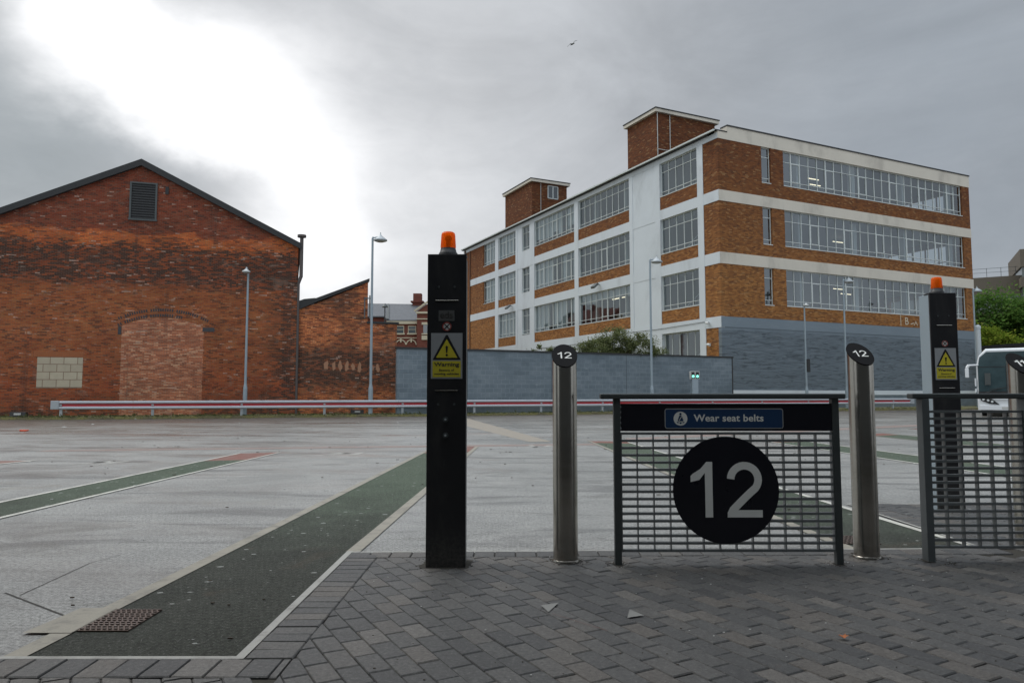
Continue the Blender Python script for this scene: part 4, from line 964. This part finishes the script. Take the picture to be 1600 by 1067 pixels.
def tree(name, loc, h, crowns, m, label, group, size, n, seed, tr=.25):
    t_ = empty(name, loc, 0, label, 'tree' if 'tree' in name else 'bush', group)
    b = MB(); b.rod((0,0,0),(.1,.05,h*.45),tr,tr*.7,8)
    rr = random.Random(seed)
    for c, rad in crowns:
        for k in range(5):
            e_ = Vector(c)+Vector((rr.uniform(-.7,.7)*rad[0], rr.uniform(-.7,.7)*rad[1], rr.uniform(-.3,.7)*rad[2]))
            b.rod((.05,.02,h*.25+rr.uniform(0,h*.2)), tuple(e_), tr*.35, tr*.08, 6)
    mk('trunk', b, M_BARK, t_)
    b = MB()
    for i, (c, rad) in enumerate(crowns): leaves(b, c, rad, n, size, seed+i)
    mk('crown', b, m, t_); return t_
tg = 'trees beyond the coach'
tree('broadleaf_tree', (59.5,90,0), 14, [((0,0,10.9),(3.8,3.6,3.6)),((3.2,0,10.2),(3,3,3.6)),((2.6,1,7.2),(3.4,3,3.2)),((-2.0,0,7.2),(2.8,3,3)),((5,1,9),(3,3,3.5))], M_LEAFD, 'dark green broadleaf tree, the taller one behind at the right edge', tg, .22, 5200, 5)
tree('broadleaf_tree', (53.3,80,0), 9.5, [((-.6,0,6.6),(2.4,2.3,2.2)),((1.2,-.4,5.4),(2.6,2.4,2.6)),((-1.2,0,4.4),(1.9,2,2.2))], M_LEAFY, 'yellow-green bushy tree in front of the darker one beside the office corner', tg, .17, 5200, 9)
tree('broadleaf_tree', (68.5,92,0), 13, [((0,0,9),(4,3.6,4)),((-2,0,6),(3,3,3))], M_LEAFD, 'dark green tree cut off by the right edge of the photo', tg, .22, 4200, 15)
Bd = lambda u, off: (-5.98+cos(radians(26))*u-sin(radians(26))*off, 38.5+sin(radians(26))*u+cos(radians(26))*off, 0)
sg = 'shrubs above the blue wall'
tree('shrub', Bd(9.2,1.0), 4.0, [((0,0,3.5),(.85,.6,.75))], M_LEAFO, 'smallest sparse olive shrub poking over the blue wall behind the first bollard', sg, .055, 2600, 21, .04)
tree('shrub', Bd(12.4,1.2), 4.3, [((0,0,3.75),(1.2,.8,.8)),((-.9,0,3.5),(.8,.6,.7))], M_LEAFO, 'low olive shrub over the blue wall between the small shrub and the tall one', sg, .06, 3600, 22, .05)
tree('shrub', Bd(15.0,1.2), 5.2, [((-.3,0,4.5),(1.1,.9,1.15)),((1.1,0,4.0),(1.2,.8,1.0)),((-1.2,0,3.9),(1.0,.8,.9))], M_LEAFO, 'tallest olive green shrub rising above the middle of the blue wall', sg, .06, 5200, 23, .06)
tree('shrub', Bd(17.5,1.2), 4.2, [((0,0,3.6),(.9,.7,.65))], M_LEAFO, 'low shrub over the blue wall just right of the street lamp', sg, .055, 2000, 24, .05)

# ------------------------------------------------------------ guard rail
gr = empty('guard_rail', (0,0,0), 0, 'long white crash barrier with a red stripe in front of the far walls', 'barrier')
x0_ = on_kerb(83,.45); xe = on_kerb(1425,.45); path = []
for p in [x0_]+[(a, b+.45) for a, b in K if x0_[0]+.3 < a < xe[0]-.3]+[xe]: path.append(Vector((p[0],p[1],0)))
prof = [(.00,.86),(-.045,.84),(-.06,.79),(-.045,.745),(.0,.72),(.015,.66),(.0,.60),(-.045,.575),(-.06,.53),(-.045,.485),(.0,.465)]
b = MB()
for (a, c_) in zip(path[:-1], path[1:]):
    d = (c_-a).normalized(); n = Vector((-d.y, d.x, 0))
    for k in range(len(prof)-1):
        q0, q1 = prof[k], prof[k+1]; b.m = 1 if k in (4,5) else 0
        b.poly([tuple(a+n*q0[0]+Vector((0,0,q0[1]))), tuple(a+n*q1[0]+Vector((0,0,q1[1]))), tuple(c_+n*q1[0]+Vector((0,0,q1[1]))), tuple(c_+n*q0[0]+Vector((0,0,q0[1])))])
rl = mk('rail', b, [paint('rail_white', (.50,.52,.56), .4, .12, .1, .8, .12), M_RED], gr, smooth=True)
tot = sum((c_-a).length for a, c_ in zip(path[:-1], path[1:]))
def along(dist):
    for a, c_ in zip(path[:-1], path[1:]):
        l = (c_-a).length
        if dist <= l: return a+(c_-a)*(dist/l), (c_-a).normalized()
        dist -= l
    return path[-1], (path[-1]-path[-2]).normalized()
k = 0; pm = MB(); pm.box(-.06,.06,.02,.12,0,.80); pm.box(-.05,.05,-.03,.02,.62,.70)
while k*4.0+.4 < tot:
    p, d = along(k*4.0+.4); mk('post', pm, M_GALV, gr, loc=tuple(p), rz=atan2(d.y, d.x)); k += 1
for e_, s_ in ((0,-1),(tot,1)):
    p, d = along(e_); b = MB(); b.box(-.35 if s_ > 0 else -.02,.02 if s_ > 0 else .35,-.075,.03,.46,.87); mk('end_plate', b, M_GALV, gr, loc=tuple(p), rz=atan2(d.y, d.x), bevel=.02)

# ------------------------------------------------------------ street lamps
def lamp(px, off, h, tall, label, hr=0, y=None):
    x, y_ = on_kerb(px, off) if y is None else ((px-800)/FPX*y, y)
    t_ = empty('street_lamp', (x, y_, .1), 0, label, 'street lamp', 'street lamps along the far walls')
    b = MB(); r = .075 if tall else .065
    b.rod((0,0,0),(0,0,1.35),r*1.6,r*1.6,16); b.rod((0,0,1.35),(0,0,1.6),r*1.6,r,16); b.rod((0,0,1.6),(0,0,h-.15),r,r*.75,16)
    if tall: b.rod((0,0,h-.15),(cos(hr)*.05,sin(hr)*.05,h-.08),r*.75,r*.7,10); b.rod((0,0,h-.13),(cos(hr)*.42,sin(hr)*.42,h-.06),.035,.035,8)
    else: b.rod((0,0,h-.15),(0,-.22,h+.02),.045,.035,8)
    mk('pole', b, M_POLE, t_, smooth=True)
    R1 = .36 if tall else .20; hc = (cos(hr)*.42, sin(hr)*.42, h-.28) if tall else (0,-.3,h-.22)
    b = MB(); b.lathe([(R1,0),(R1*.98,.05),(R1*.62,R1*.42),(R1*.25,R1*.72),(R1*.09,R1*.9),(.02,R1*1.25)], 24, hc); hd = mk('lamp_head', b, M_LAMPW if not tall else M_GALV, t_, smooth=True)
    b = MB(); b.lathe([(R1*.5,-.07),(R1*.85,-.03),(R1*.9,-.002)], 20, hc); mk('diffuser', b, paint('lamp_lens', (.35,.37,.37), .2, .1), hd, smooth=True)
    return t_
L1 = lamp(384,.9,7.45,False,'shorter street lamp with small white head in front of the old gable wall')
L2 = lamp(579.5,.6,9.5,True,'tall street lamp with hat-shaped head in front of the low brick building')
L3 = lamp(1018,.7,9.5,True,'tall street lamp in front of the blue wall and white office facade')
L4 = lamp(1259.5,1.4,7.45,False,'shorter street lamp in front of the rough blue office base',y=50.8)
b = MB(); b.rod((.14,-.05,2.6),(.14,-.05,3.5),.13,.13,14); mk('equipment_box', b, M_DARKROOF, L4)
b = MB(); b.rod((0,0,2.2),(0,0,6.0),.085,.085,12)
L5 = lamp(1322,1.2,9.5,True,'tall thin street lamp against the ribbon windows, right of the shorter lamp',y=52.7)
L6 = lamp(1526,1.2,9.5,True,'tall street lamp at the far right corner of the office block',hr=.3,y=57.5)
x_, y_, z_ = D(601.5,478,52)
b = MB(); b.rod((0,0,0),(0,0,z_-.1),.04,.04,10); b.lathe([(.22,0),(.22,.04),(.03,.28)],16,(0,0,z_-.1)); tag(mk('yard_lamp', b, M_DGREY, loc=(x_,y_,0)), 'small dark yard lamp standing behind the low brick wall in front of the slate roof', 'lamp')
# signal post
x_, y_, z_ = D(1085,588,45.9)
sg_ = empty('signal_post', (x_,y_,.1), radians(10), 'squat grey post with two green signal lights in front of the blue wall', 'signal')
b = MB(); b.box(-.20,.20,-.12,.12,0,2.0); b.box(-.17,.17,-.122,-.12,.5,1.6); mk('post', b, M_POLE, sg_, bevel=.02)
b = MB(); b.box(-.30,.30,-.12,.12,2.0,2.5); hd = mk('signal_head', b, M_PLW, sg_, bevel=.02)
b = MB(); b.box(-.25,-.04,-.135,-.122,2.04,2.46); b.box(.04,.25,-.135,-.122,2.04,2.46); mk('backing', b, M_BLACK, hd)
for x in (-.145,.145): b = MB(); b.rod((x,-.15,2.18),(x,-.136,2.18),.085,.085,18); mk('green_light', b, M_SIGNAL, hd)
# ground floodlights at the foot of the walls
def gfl(px, off, label):
    x, y = on_kerb(px, off); t_ = empty('ground_floodlight', (x,y,.115), radians(17), label, 'floodlight', 'floodlights at the wall foot')
    b = MB(); b.prism([(-.33,-.2,0),(.33,-.2,0),(.33,.15,.0),(-.33,.15,0)], (0,.03,.24)); mk('housing', b, M_BLACK, t_, bevel=.03)
    b = MB(); b.box(-.14,.14,-.23,-.19,.10,.19); mk('lens', b, M_PLW, t_)
gfl(33,.5,'small black floodlight at the foot of the gable wall, left of the guard rail'); gfl(559,.9,'small black floodlight on the verge beside the tall lamp by the low brick building')

# ------------------------------------------------------------ coach
co = empty('coach', (24.8,36.45,0), radians(-36), 'white coach with big windscreen facing the camera at the right edge', 'coach')
hw_ = 1.27
def csec(y, ins=0, top=3.45):
    return [(-hw_+ins,y,.34),(hw_-ins,y,.34),(hw_-ins,y,2.6),(hw_-.10-ins,y,3.05),(hw_-.42-ins,y,top),(-hw_+.42+ins,y,top),(-hw_+.10+ins,y,3.05),(-hw_+ins,y,2.6)]
b = MB(); secs = [csec(-.12,.05,3.36),csec(.0,.0,3.44),csec(.35),csec(11.6),csec(12,.1,3.3)]
for a, c_ in zip(secs[:-1], secs[1:]):
    for k in range(8): b.poly([a[k], a[(k+1)%8], c_[(k+1)%8], c_[k]])
b.poly(secs[0][::-1]); b.poly(secs[-1]); bd = mk('body', b, M_COACH, co, smooth=True, bevel=.03)
b = MB(); b.prism([(-hw_+.07,-.15,1.28),(hw_-.07,-.15,1.28),(hw_-.07,-.15,2.5),(hw_-.16,-.15,3.0),(hw_-.46,-.15,3.27),(-hw_+.46,-.15,3.27),(-hw_+.16,-.15,3.0),(-hw_+.07,-.15,2.5)], (0,.05,0)); b.box(-hw_-.004,-hw_+.1,.25,11.5,1.55,2.75); b.box(hw_-.1,hw_+.004,.25,11.5,1.55,2.75)
mk('windscreen', b, mat('coach_glass', lambda s: prin(s, s.mix(s.noise(obc(s), 1.4, 4, .6), (.015,.03,.035), (.07,.11,.12)), .12, 0, spec=.5)), co)
b = MB(); b.box(-hw_+.06,hw_-.06,-.165,-.1,.98,1.28); mk('front_panel', b, M_BLACK, co)
b = MB(); b.box(-.02,.02,-.165,-.14,1.28,2.6); b.box(-hw_+.1,hw_-.1,-.162,-.13,2.5,2.53); mk('screen_divider', b, M_BLACK, co)
b = MB(); b.prism([(-hw_+.08,-.17,.98),(-hw_+.62,-.17,.90),(-hw_+.92,-.17,.62),(-hw_+.5,-.17,.66),(-hw_+.16,-.17,.82)], (0,.06,0)); h1 = mk('headlight', b, M_BLACK, co)
b = MB(); 
for x, z in ((-hw_+.25,.88),(-hw_+.45,.83),(-hw_+.62,.77)): b.rod((x,-.19,z),(x,-.17,z),.055,.055,14)
mk('lamp_lens', b, M_LAMPW, h1)
b = MB(); b.prism([(hw_-.08,-.17,.98),(hw_-.16,-.17,.82),(hw_-.5,-.17,.66),(hw_-.92,-.17,.62),(hw_-.62,-.17,.90)], (0,.06,0)); h2 = mk('headlight', b, M_BLACK, co)
b = MB(); b.box(-hw_+.1,hw_-.1,-.19,-.1,.34,.58); b.box(-.6,.6,-.18,-.1,.86,.90); mk('bumper', b, M_COACH, co, bevel=.04)
for y_ in (2.6,9.2):
    for s_ in (-1,1):
        b = MB(); b.rod((s_*(hw_-.02),y_,.49),(s_*(hw_-.32),y_,.49),.49,.49,28); wl_ = mk('wheel', b, M_RUBBER, co, smooth=True)
        b = MB(); b.rod((s_*(hw_-.01),y_,.49),(s_*(hw_-.05),y_,.49),.28,.28,20); mk('rim', b, M_GALV, wl_)
for s_ in (-1,1):
    b = MB(); b.rod((s_*(hw_-.1),-.1,2.62),(s_*(hw_+.28),-.45,2.60),.05,.05,8); b.rod((s_*(hw_+.28),-.45,2.62),(s_*(hw_+.40),-.48,2.45),.08,.07,8); b.box(s_*(hw_+.30),s_*(hw_+.46),-.55,-.40,1.98,2.45); mk('mirror', b, M_COACH, co, bevel=.02)
b = MB(); b.box(-hw_-.09,-hw_-.02,-.1,.1,1.55,1.95); b.box(-hw_-.09,-hw_-.02,-.1,.1,1.25,1.42); mk('side_lamp_bracket', b, M_COACH, co)
b = MB(); b.rod((-.9,-.19,1.2),(-.25,-.19,1.42),.018,.018,6); b.rod((-.75,-.2,1.36),(.15,-.2,1.5),.014,.014,6); mk('wiper', b, M_BLACK, co)
b = MB(); b.rod((.2,-.19,1.2),(.75,-.19,1.42),.018,.018,6); b.rod((.3,-.2,1.40),(1.1,-.2,1.48),.014,.014,6); mk('wiper', b, M_BLACK, co)
b = MB(); b.box(-.26,.26,-.2,-.185,.40,.51); mk('number_plate', b, M_PLW, co)
b = MB(); b.box(-hw_+.35,-hw_+.6,-.2,-.16,1.6,2.2); mk('interior_mirror', b, M_DGREY, co)

# ------------------------------------------------------------ bollards
def bollard(x, y, zc_, yaw, txt, label, tilt=43):
    r = .083; t_ = empty('number_bollard', (x,y,.01), 0, label, 'bollard', 'steel bollards at the bays')
    b = MB(); n = 40; i = 0; k_ = tan(radians(tilt)); b.v += [(r*cos(2*pi*k/n), r*sin(2*pi*k/n), 0) for k in range(n)]
    dirn = (sin(yaw), -cos(yaw))      # low side direction
    b.v += [(r*cos(2*pi*k/n), r*sin(2*pi*k/n), zc_-k_*(r*cos(2*pi*k/n)*dirn[0]+r*sin(2*pi*k/n)*dirn[1])) for k in range(n)]
    for k in range(n): b.f.append((k,(k+1)%n,n+(k+1)%n,n+k)); b.mi.append(0)
    b.f.append(tuple(range(n,2*n))); b.mi.append(0); mk('tube', b, M_STEEL, t_, smooth=True)
    # cap disc lies in the cut plane: local frame u (across), v (up the slope), w (normal)
    th = radians(tilt); nrm = Vector((dirn[0]*sin(th), dirn[1]*sin(th), cos(th))); upv = Vector((-dirn[0]*cos(th), -dirn[1]*cos(th), sin(th))); ac = upv.cross(nrm)
    Mx = Matrix(((ac.x, -nrm.x, upv.x, 0),(ac.y, -nrm.y, upv.y, 0),(ac.z, -nrm.z, upv.z, zc_),(0,0,0,1)))
    b = MB(); el_ = [( (r+.004)*cos(2*pi*k/n), 0, (r+.004)/cos(th)*sin(2*pi*k/n)) for k in range(n)]
    b.prism([(p[0],-.0005,p[2]) for p in el_], (0,-.009,0)); cap = mk('number_plate', b, paint('matt_black', (.010,.010,.011), .75, .2, 0, 6, 0, .12), t_); cap.matrix_local = Mx; 
    for p in cap.data.polygons: pass
    b = MB(); H = .066
    if txt == '12': w1 = digit('1', b, 0, H, .0085); digit('2', b, w1+.014, H, .0085)
    else: w1 = digit('1', b, 0, H, .012); digit('1', b, w1+.010, H, .012)
    xs = [v[0] for v in b.v]; mx = (min(xs)+max(xs))/2; kx = 1.15
    b.v = [((v[0]-mx)*kx, v[1]-.011, (v[2]-H/2)*1.0) for v in b.v]
    mk('number', b, M_NUM, cap)
    b = MB(); b.lathe([(r+.006,0),(r+.006,.012),(r+.001,.018)], 40); mk('base_collar', b, M_STEEL, t_, smooth=True)
bollard(.358, 4.955, 1.372, 0, '12', 'leftmost steel bollard with a slanted black top reading 12, right of the black pillar')
bollard(2.425, 5.06, 1.388, radians(5), '12', 'steel bollard with tilted black top reading 12, between the two barriers')
bollard(3.775, 5.40, 1.335, radians(5), '11', 'steel bollard with black top reading 11 at the right edge')

# ------------------------------------------------------------ warning pillars
def pillar(x0, x1, y0, dp, H, label, eds, side):
    t_ = empty('warning_pillar', ((x0+x1)/2, y0, .01), 0, label, 'pillar', 'black pillars with orange beacons')
    w_ = x1-x0; hw2 = w_/2
    b = MB(); b.box(-hw2+.006,hw2-.006,.012,dp,0,H-.012); mk('column', b, side, t_, bevel=.004)
    b = MB(); b.box(-hw2,hw2,0,.0115,0,H); b.box(-hw2-.001,-hw2+.004,.0,.02,0,H); b.box(-hw2,hw2,.0115,dp*.5,H-.011,H); mk('front_panel', b, M_BLACK, t_, bevel=.002)
    k = H/2.03; Z = lambda py: (2.041-(py-392)/(892-392)*2.041)*k if True else 0
    # slots, screws, locks
    for pz in (470,614): b = MB(); b.rod((-.075,-.004,Z(pz)),(.075,-.004,Z(pz)),.0035,.0035,8); mk('slot', b, M_STEEL, t_)
    for pz in (448,636):
        for x in (-.055,.05): b = MB(); b.rod((x,-.003,Z(pz)),(x,.001,Z(pz)),.008,.008,12); mk('screw', b, M_DGREY, t_)
    if eds:
        for pz in (660,685):
            b = MB(); b.rod((-.005,-.012,Z(pz)),(-.005,.001,Z(pz)),.018,.018,20); lk = mk('lock', b, M_DGREY, t_, smooth=True)
            b = MB(); b.rod((-.005,-.016,Z(pz)),(-.005,-.012,Z(pz)),.007,.007,12); mk('keyhole', b, M_GALV, lk)
        b = MB(); b.box(-.055,.050,-.002,.0005,Z(503),Z(486)); pl = mk('maker_plate', b, paint('plate_grey', (.085,.085,.082), .5, .1), t_)
        tb = text_mb('eds', .05, bold=.0012); fit_mb(tb, .085, .046); mk('lettering', tb, M_BLACK, pl, loc=(-.003,-.0035,Z(493.5)))
    # prohibition disc
    zc_ = Z(512); b = MB(); b.rod((0,-.002,zc_),(0,0,zc_),.030,.030,32); ds = mk('prohibition_sign', b, M_PLW, t_)
    b = MB(); pts = [(cos(2*pi*k_/32)*.0265, sin(2*pi*k_/32)*.0265+zc_) for k_ in range(33)]; strip2d(b, pts, .0065, -.003); mk('red_ring', b, paint('dull_red', (.30,.03,.02), .5, .1), ds)
    b = MB(); strip2d(b, [(-.018,zc_-.018),(.018,zc_+.018)], .006, -.0035); strip2d(b, [(-.018,zc_+.018),(.018,zc_-.018)], .006, -.0038); mk('cross', b, M_BLACK, ds)
    # warning plate
    z1, z0 = Z(522.5), Z(595.5); ww = .103
    b = MB(); b.box(-ww,ww,-.003,.0,z0,z1); wp = mk('warning_sign', b, M_SIGNG, t_)
    h = z1-z0; tz1 = z1-h*.045; tz0 = z1-h*.585
    b = MB(); b.poly([(-.092,-.0042,tz0),(.092,-.0042,tz0),(.006,-.0042,tz1),(-.006,-.0042,tz1)]); mk('triangle_border', b, M_BLACK, wp)
    b = MB(); b.poly([(-.070,-.0050,tz0+.013),(.070,-.0050,tz0+.013),(.0,-.0050,tz1-.026)]); mk('triangle', b, M_YEL, wp)
    b = MB(); zz = tz0+.03; pts = [(cos(2*pi*k_/16)*.0075, sin(2*pi*k_/16)*.0075+zz) for k_ in range(16)]; b.poly([(p[0],-.006,p[1]) for p in pts]); b.poly([(-.004,-.006,zz+.014),(.004,-.006,zz+.014),(.0085,-.006,zz+.056),(0,-.006,zz+.062),(-.0085,-.006,zz+.056)]); mk('exclamation_mark', b, M_BLACK, wp)
    yz1 = z1-h*.615; yz0 = z0+h*.035
    b = MB(); b.box(-.092,.092,-.0045,-.003,yz0,yz1); yp = mk('yellow_panel', b, M_YEL, wp)
    hh = yz1-yz0
    for txt, wd, hg, f in (('Warning',.165,.034,.24),('Beware of',.098,.016,.56),('moving vehicles',.160,.019,.81)):
        tb = text_mb(txt, .04, bold=.0010 if wd > .1 else .0006); fit_mb(tb, wd, hg); mk('lettering', tb, M_BLACK, yp, loc=(0,-.0058,yz1-hh*f))
    # beacon
    b = MB(); b.lathe([(.064,0),(.064,.02),(.056,.03),(.050,.055)], 32, (-.002,.09,H)); bs = mk('beacon_base', b, M_BLACK, t_, smooth=True)
    b = MB(); b.lathe([(.050,.055),(.052,.065),(.047,.148),(.043,.160),(.034,.166),(.012,.168)], 40, (-.002,.09,H)); mk('beacon_lens', b, M_AMBER, bs, smooth=True)
    b = MB(); b.lathe([(.016,.056),(.016,.11),(.024,.115),(.02,.14)], 16, (-.002,.09,H)); mk('beacon_bulb', b, M_PLW, bs, smooth=True)
pillar(-.556,-.300,4.757,.20,2.04,'nearer black warning pillar with orange beacon and eds plate, left of the first bollard',True,M_MGREY)
pillar(4.075,4.335,7.04,.20,2.10,'further black warning pillar with orange beacon and grey side, behind the right barrier',False,M_POLE)

# ------------------------------------------------------------ barriers
def barrier(x0, x1, y, rail0, rail1, zt_, pane, label, n_v, num=None, board=False, pw=.045, dp=.05, top_gr=.855):
    t_ = empty('bay_barrier', (x0, y, .01), 0, label, 'barrier', 'grey railing barriers at the bays')
    w_ = x1-x0
    for x in (0, w_-pw):
        b = MB(); b.box(x,x+pw,-dp/2,dp/2,0,zt_-.036); mk('post', b, pane, t_, bevel=.004)
    b = MB(); b.box(rail0-x0,rail1-x0,-.04,.04,zt_-.036,zt_); mk('top_rail', b, M_DGREY, t_, bevel=.008)
    xa, xb = pw+.002, w_-pw-.002; zb = .095
    g = MB(); nh = int(round((top_gr-zb)/.0468))
    for i in range(nh+1):
        z = zb+i*(top_gr-zb)/nh; g.box(xa,xb,-.018,.018,z-.0078,z+.0078)
    for i in range(n_v+1):
        x = xa+i*(xb-xa)/n_v; x = min(max(x, xa+.0025), xb-.0025)
        g.box(x-.0032,x+.0032,-.0185,.0185,zb-.003,top_gr+.003)
    mk('grille', g, paint('galvanised_grille', (.22,.235,.24), .4, .2, .5, 8, .1), t_)
    if board:
        b = MB(); b.box(xa,xb,-.020,.006,.872,1.052); bd_ = mk('sign_board', b, M_BLACKG, t_, bevel=.002)
        # small fixing studs down the left side
        b = MB()
        for k in range(5): b.box(-.001+pw,.004+pw,-.023,-.018,.885+k*.035,.897+k*.035)
        mk('hinge', b, M_GALV, bd_)
        sx, sz = (1128.0-800)/FPX*y-x0, .9535; sw, sh_ = .392, .066
        def rrect(mb, w2, h2, r_, yy):
            pts = []
            for cx_, cz_, a0 in ((w2-r_,h2-r_,0),(-w2+r_,h2-r_,90),(-w2+r_,-h2+r_,180),(w2-r_,-h2+r_,270)):
                for k in range(6): a = radians(a0+k*18); pts.append((sx+cx_+cos(a)*r_, yy, sz+cz_+sin(a)*r_))
            return mb.poly(pts[::-1])
        b = rrect(MB(), sw, sh_, .016, -.0212); sg2 = mk('seat_belt_sign', b, M_NUMD, bd_)
        b = rrect(MB(), sw-.005, sh_-.005, .012, -.0220); mk('blue_field', b, M_BLUS, sg2)
        tb = text_mb('Wear seat belts', .1, bold=.0022, spacing=1.03); fit_mb(tb, .462, .047); mk('lettering', tb, M_NUM, sg2, loc=(sx+.030,-.0232,sz+.004))
        b = MB(); cx_ = sx-.288; b.poly([(cx_+cos(-2*pi*k/32)*.046,-.0230,sz+sin(-2*pi*k/32)*.046) for k in range(32)]); dc = mk('pictogram', b, M_NUM, sg2)
        b = MB(); f_ = lambda pts: b.poly([(cx_+p[0],-.0240,sz+p[1]) for p in pts])
        f_([(cos(2*pi*k/14)*.0075,.030+sin(2*pi*k/14)*.0075) for k in range(14)]); f_([(-.007,.020),(.008,.020),(.019,-.012),(.017,-.017),(-.017,-.017),(-.019,-.012)]); f_([(-.026,-.021),(-.012,-.023),(-.012,-.029),(-.024,-.028)]); f_([(.026,-.021),(.024,-.028),(.012,-.029),(.012,-.023)]); f_([(-.008,-.024),(.008,-.024),(.005,-.033),(0,-.036),(-.005,-.033)])
        mk('seated_figure', b, M_BLUS, dc)
        b = MB(); strip2d(b, [(cx_+.010,sz+.018),(cx_-.010,sz-.013)], .004, -.0246); mk('belt', b, M_NUM, dc)
    if num:
        cx_ = (1128.5-800)/FPX*y-x0; cz_ = .488; R2 = .348
        b = MB(); b.rod((cx_,-.0245,cz_),(cx_,-.0195,cz_),R2,R2,96); dk_ = mk('number_disc', b, M_BLACKG, t_)
        b = MB(); H = .360; w1 = digit('1', b, 0, H, .050); digit('2', b, w1+.094, H, .050)
        b.v = [(v[0]+cx_-.232, v[1]-.0265, v[2]+cz_-H/2+.003) for v in b.v]; mk('number', b, M_NUM, dk_)
    return t_
barrier(.672,2.163,4.85,.585,2.205,1.118,M_DGREY,'grey railing barrier with a big black disc numbered 12 and a blue seat belt sign',13,num='12',board=True)
barrier(2.762,3.50,4.95,2.70,4.6,1.118,M_MGREY,'grey railing barrier without a disc at the right edge, in front of the further pillar',6,pw=.050,dp=.075,top_gr=.995)

# ------------------------------------------------------------ drain covers, markers, litter, bird
def cover(x, y, w_, h_, label, rz=0):
    t_ = empty('drain_cover', (x,y,.0085), rz, label, 'drain cover', 'studded iron drain covers')
    b = MB(); b.box(-w_/2,w_/2,-h_/2,h_/2,-.004,.003); mk('plate', b, M_IRON, t_)
    b = MB(); nx, ny = 9, 10
    for i in range(nx):
        for j in range(ny):
            cx_ = -w_/2+w_*(i+.5)/nx+(.008 if j % 2 else 0); cy_ = -h_/2+h_*(j+.5)/ny; s_ = .0075
            b.prism([(cx_-s_,cy_-s_*.6,.003),(cx_+s_,cy_-s_*.6,.003),(cx_+s_,cy_+s_*.6,.003),(cx_-s_,cy_+s_*.6,.003)], (0,0,.006))
    mk('studs', b, paint('worn_iron', (.22,.19,.175), .35, .2, .8, 20), t_)
cover(-1.94,3.70,.24,.34,'studded iron drain cover in the green strip at bottom left')
sheet('concrete_frame', [[(-2.30,3.50),(-2.07,3.50),(-2.07,3.90),(-2.26,3.90)]], .0105, M_CREAML)
cover(2.62,5.68,.28,.30,'studded iron drain cover half hidden behind the barrier post and second bollard')
mk_m = MB(); mk_m.poly([(*G(845,951),.020),(*G(857,962),.020),(*G(873,947),.020)]); 
tag(mk('paint_mark', mk_m, paint('worn_mark', (.20,.20,.19), .7, .3, 0, 60)), 'small white triangular paint mark on the paving, the left one of two', 'paint mark')
mk_m = MB(); mk_m.poly([(*G(984,957.5),.020),(*G(980,971),.020),(*G(1006,967),.020)]); tag(mk('paint_mark', mk_m, paint('worn_mark', (.20,.20,.19), .7, .3, 0, 60)), 'small white triangular paint mark on the paving, the right one of two', 'paint mark')
for nm in ('paint_mark','paint_mark.001'):
    o = bpy.data.objects[nm]
    for p in o.data.polygons:
        if p.normal.z < 0: p.flip()
b = MB(); a_, c_ = G(862,963), G(948,990); b.poly([(*a_,.0175),(a_[0]+.004,a_[1]-.008,.0175),(c_[0]+.004,c_[1]-.008,.0175),(*c_,.0175)]); o = tag(mk('red_paint_line', b, M_REDL), kind='structure')
for p in o.data.polygons:
    if p.normal.z < 0: p.flip()
x_, y_ = G(1317,1004); b = MB(); pts = [(0,-.028),(.012,-.018),(.03,-.016),(.018,0),(.026,.018),(.006,.014),(-.008,.028),(-.014,.010),(-.03,.004),(-.014,-.008)]
i_ = len(b.v); b.v = [(0,0,.006)]+[(p[0]*.8,p[1]*.8,.010+abs(p[0])*.35) for p in pts]; n = len(pts)
for k in range(n): b.f.append((0,1+k,1+(k+1)%n)); b.mi.append(0)
tag(mk('fallen_leaf', b, M_DEAD, loc=(x_,y_,.018)), 'curled orange-brown dead leaf lying on the paving', 'leaf')
x_, y_ = G(38,674); b = MB(); b.box(-.08,.07,-.07,.07,.0,.04); b.rod((-.13,0,.03),(.11,.04,.035),.035,.02,8); tag(mk('litter', b, M_ORANGE, loc=(x_,y_,0), rz=.4, bevel=.02), 'small bright orange scrap of litter on the tarmac at far left', 'litter', )
b = MB()
for (px, py, r) in ((1472,641,.3),(1385,644,.12),(375,662,.12),(100,668,.16),(145,664,.12),(560,661,.14),(622,661,.1),(212,655,.12)):
    x, y = G(px,py); a0 = random.random()*3
    q = [(x+cos(a0)*r*.5,y+sin(a0)*r*.5,.01),(x+cos(a0+1.6)*r*.3,y+sin(a0+1.6)*r*.3,.03),(x+cos(a0+3.1)*r*.5,y+sin(a0+3.1)*r*.5,.012),(x+cos(a0+4.6)*r*.25,y+sin(a0+4.6)*r*.25,.02)]
    b.prism(q, (0,0,.012))
tag(mk('paper_scraps', b, M_PAPER), 'scattered pale paper scraps near the far kerb', kind='stuff')
bx_, by_, bz_ = D(895,69,42)
b = MB(); b.rod((-.02,-.14,-.02),(.02,.15,.02),.035,.05,8)
for s_ in (-1,1):
    q = [(0,-.05,.0),(s_*.20,-.06,.07),(s_*.46,.03,.02),(s_*.22,.05,.075),(0,.07,.0)]
    b.prism(q if s_ > 0 else q[::-1], (0,0,.012))
b.prism([(-.03,.14,0),(.03,.14,0),(.05,.24,0),(-.05,.24,0)], (0,0,.01))
tag(mk('gull', b, M_DGREY, loc=(bx_,by_,bz_), rot=(0,radians(-38),.5)), 'small dark bird gliding high in the cloudy sky with wings spread', 'bird')
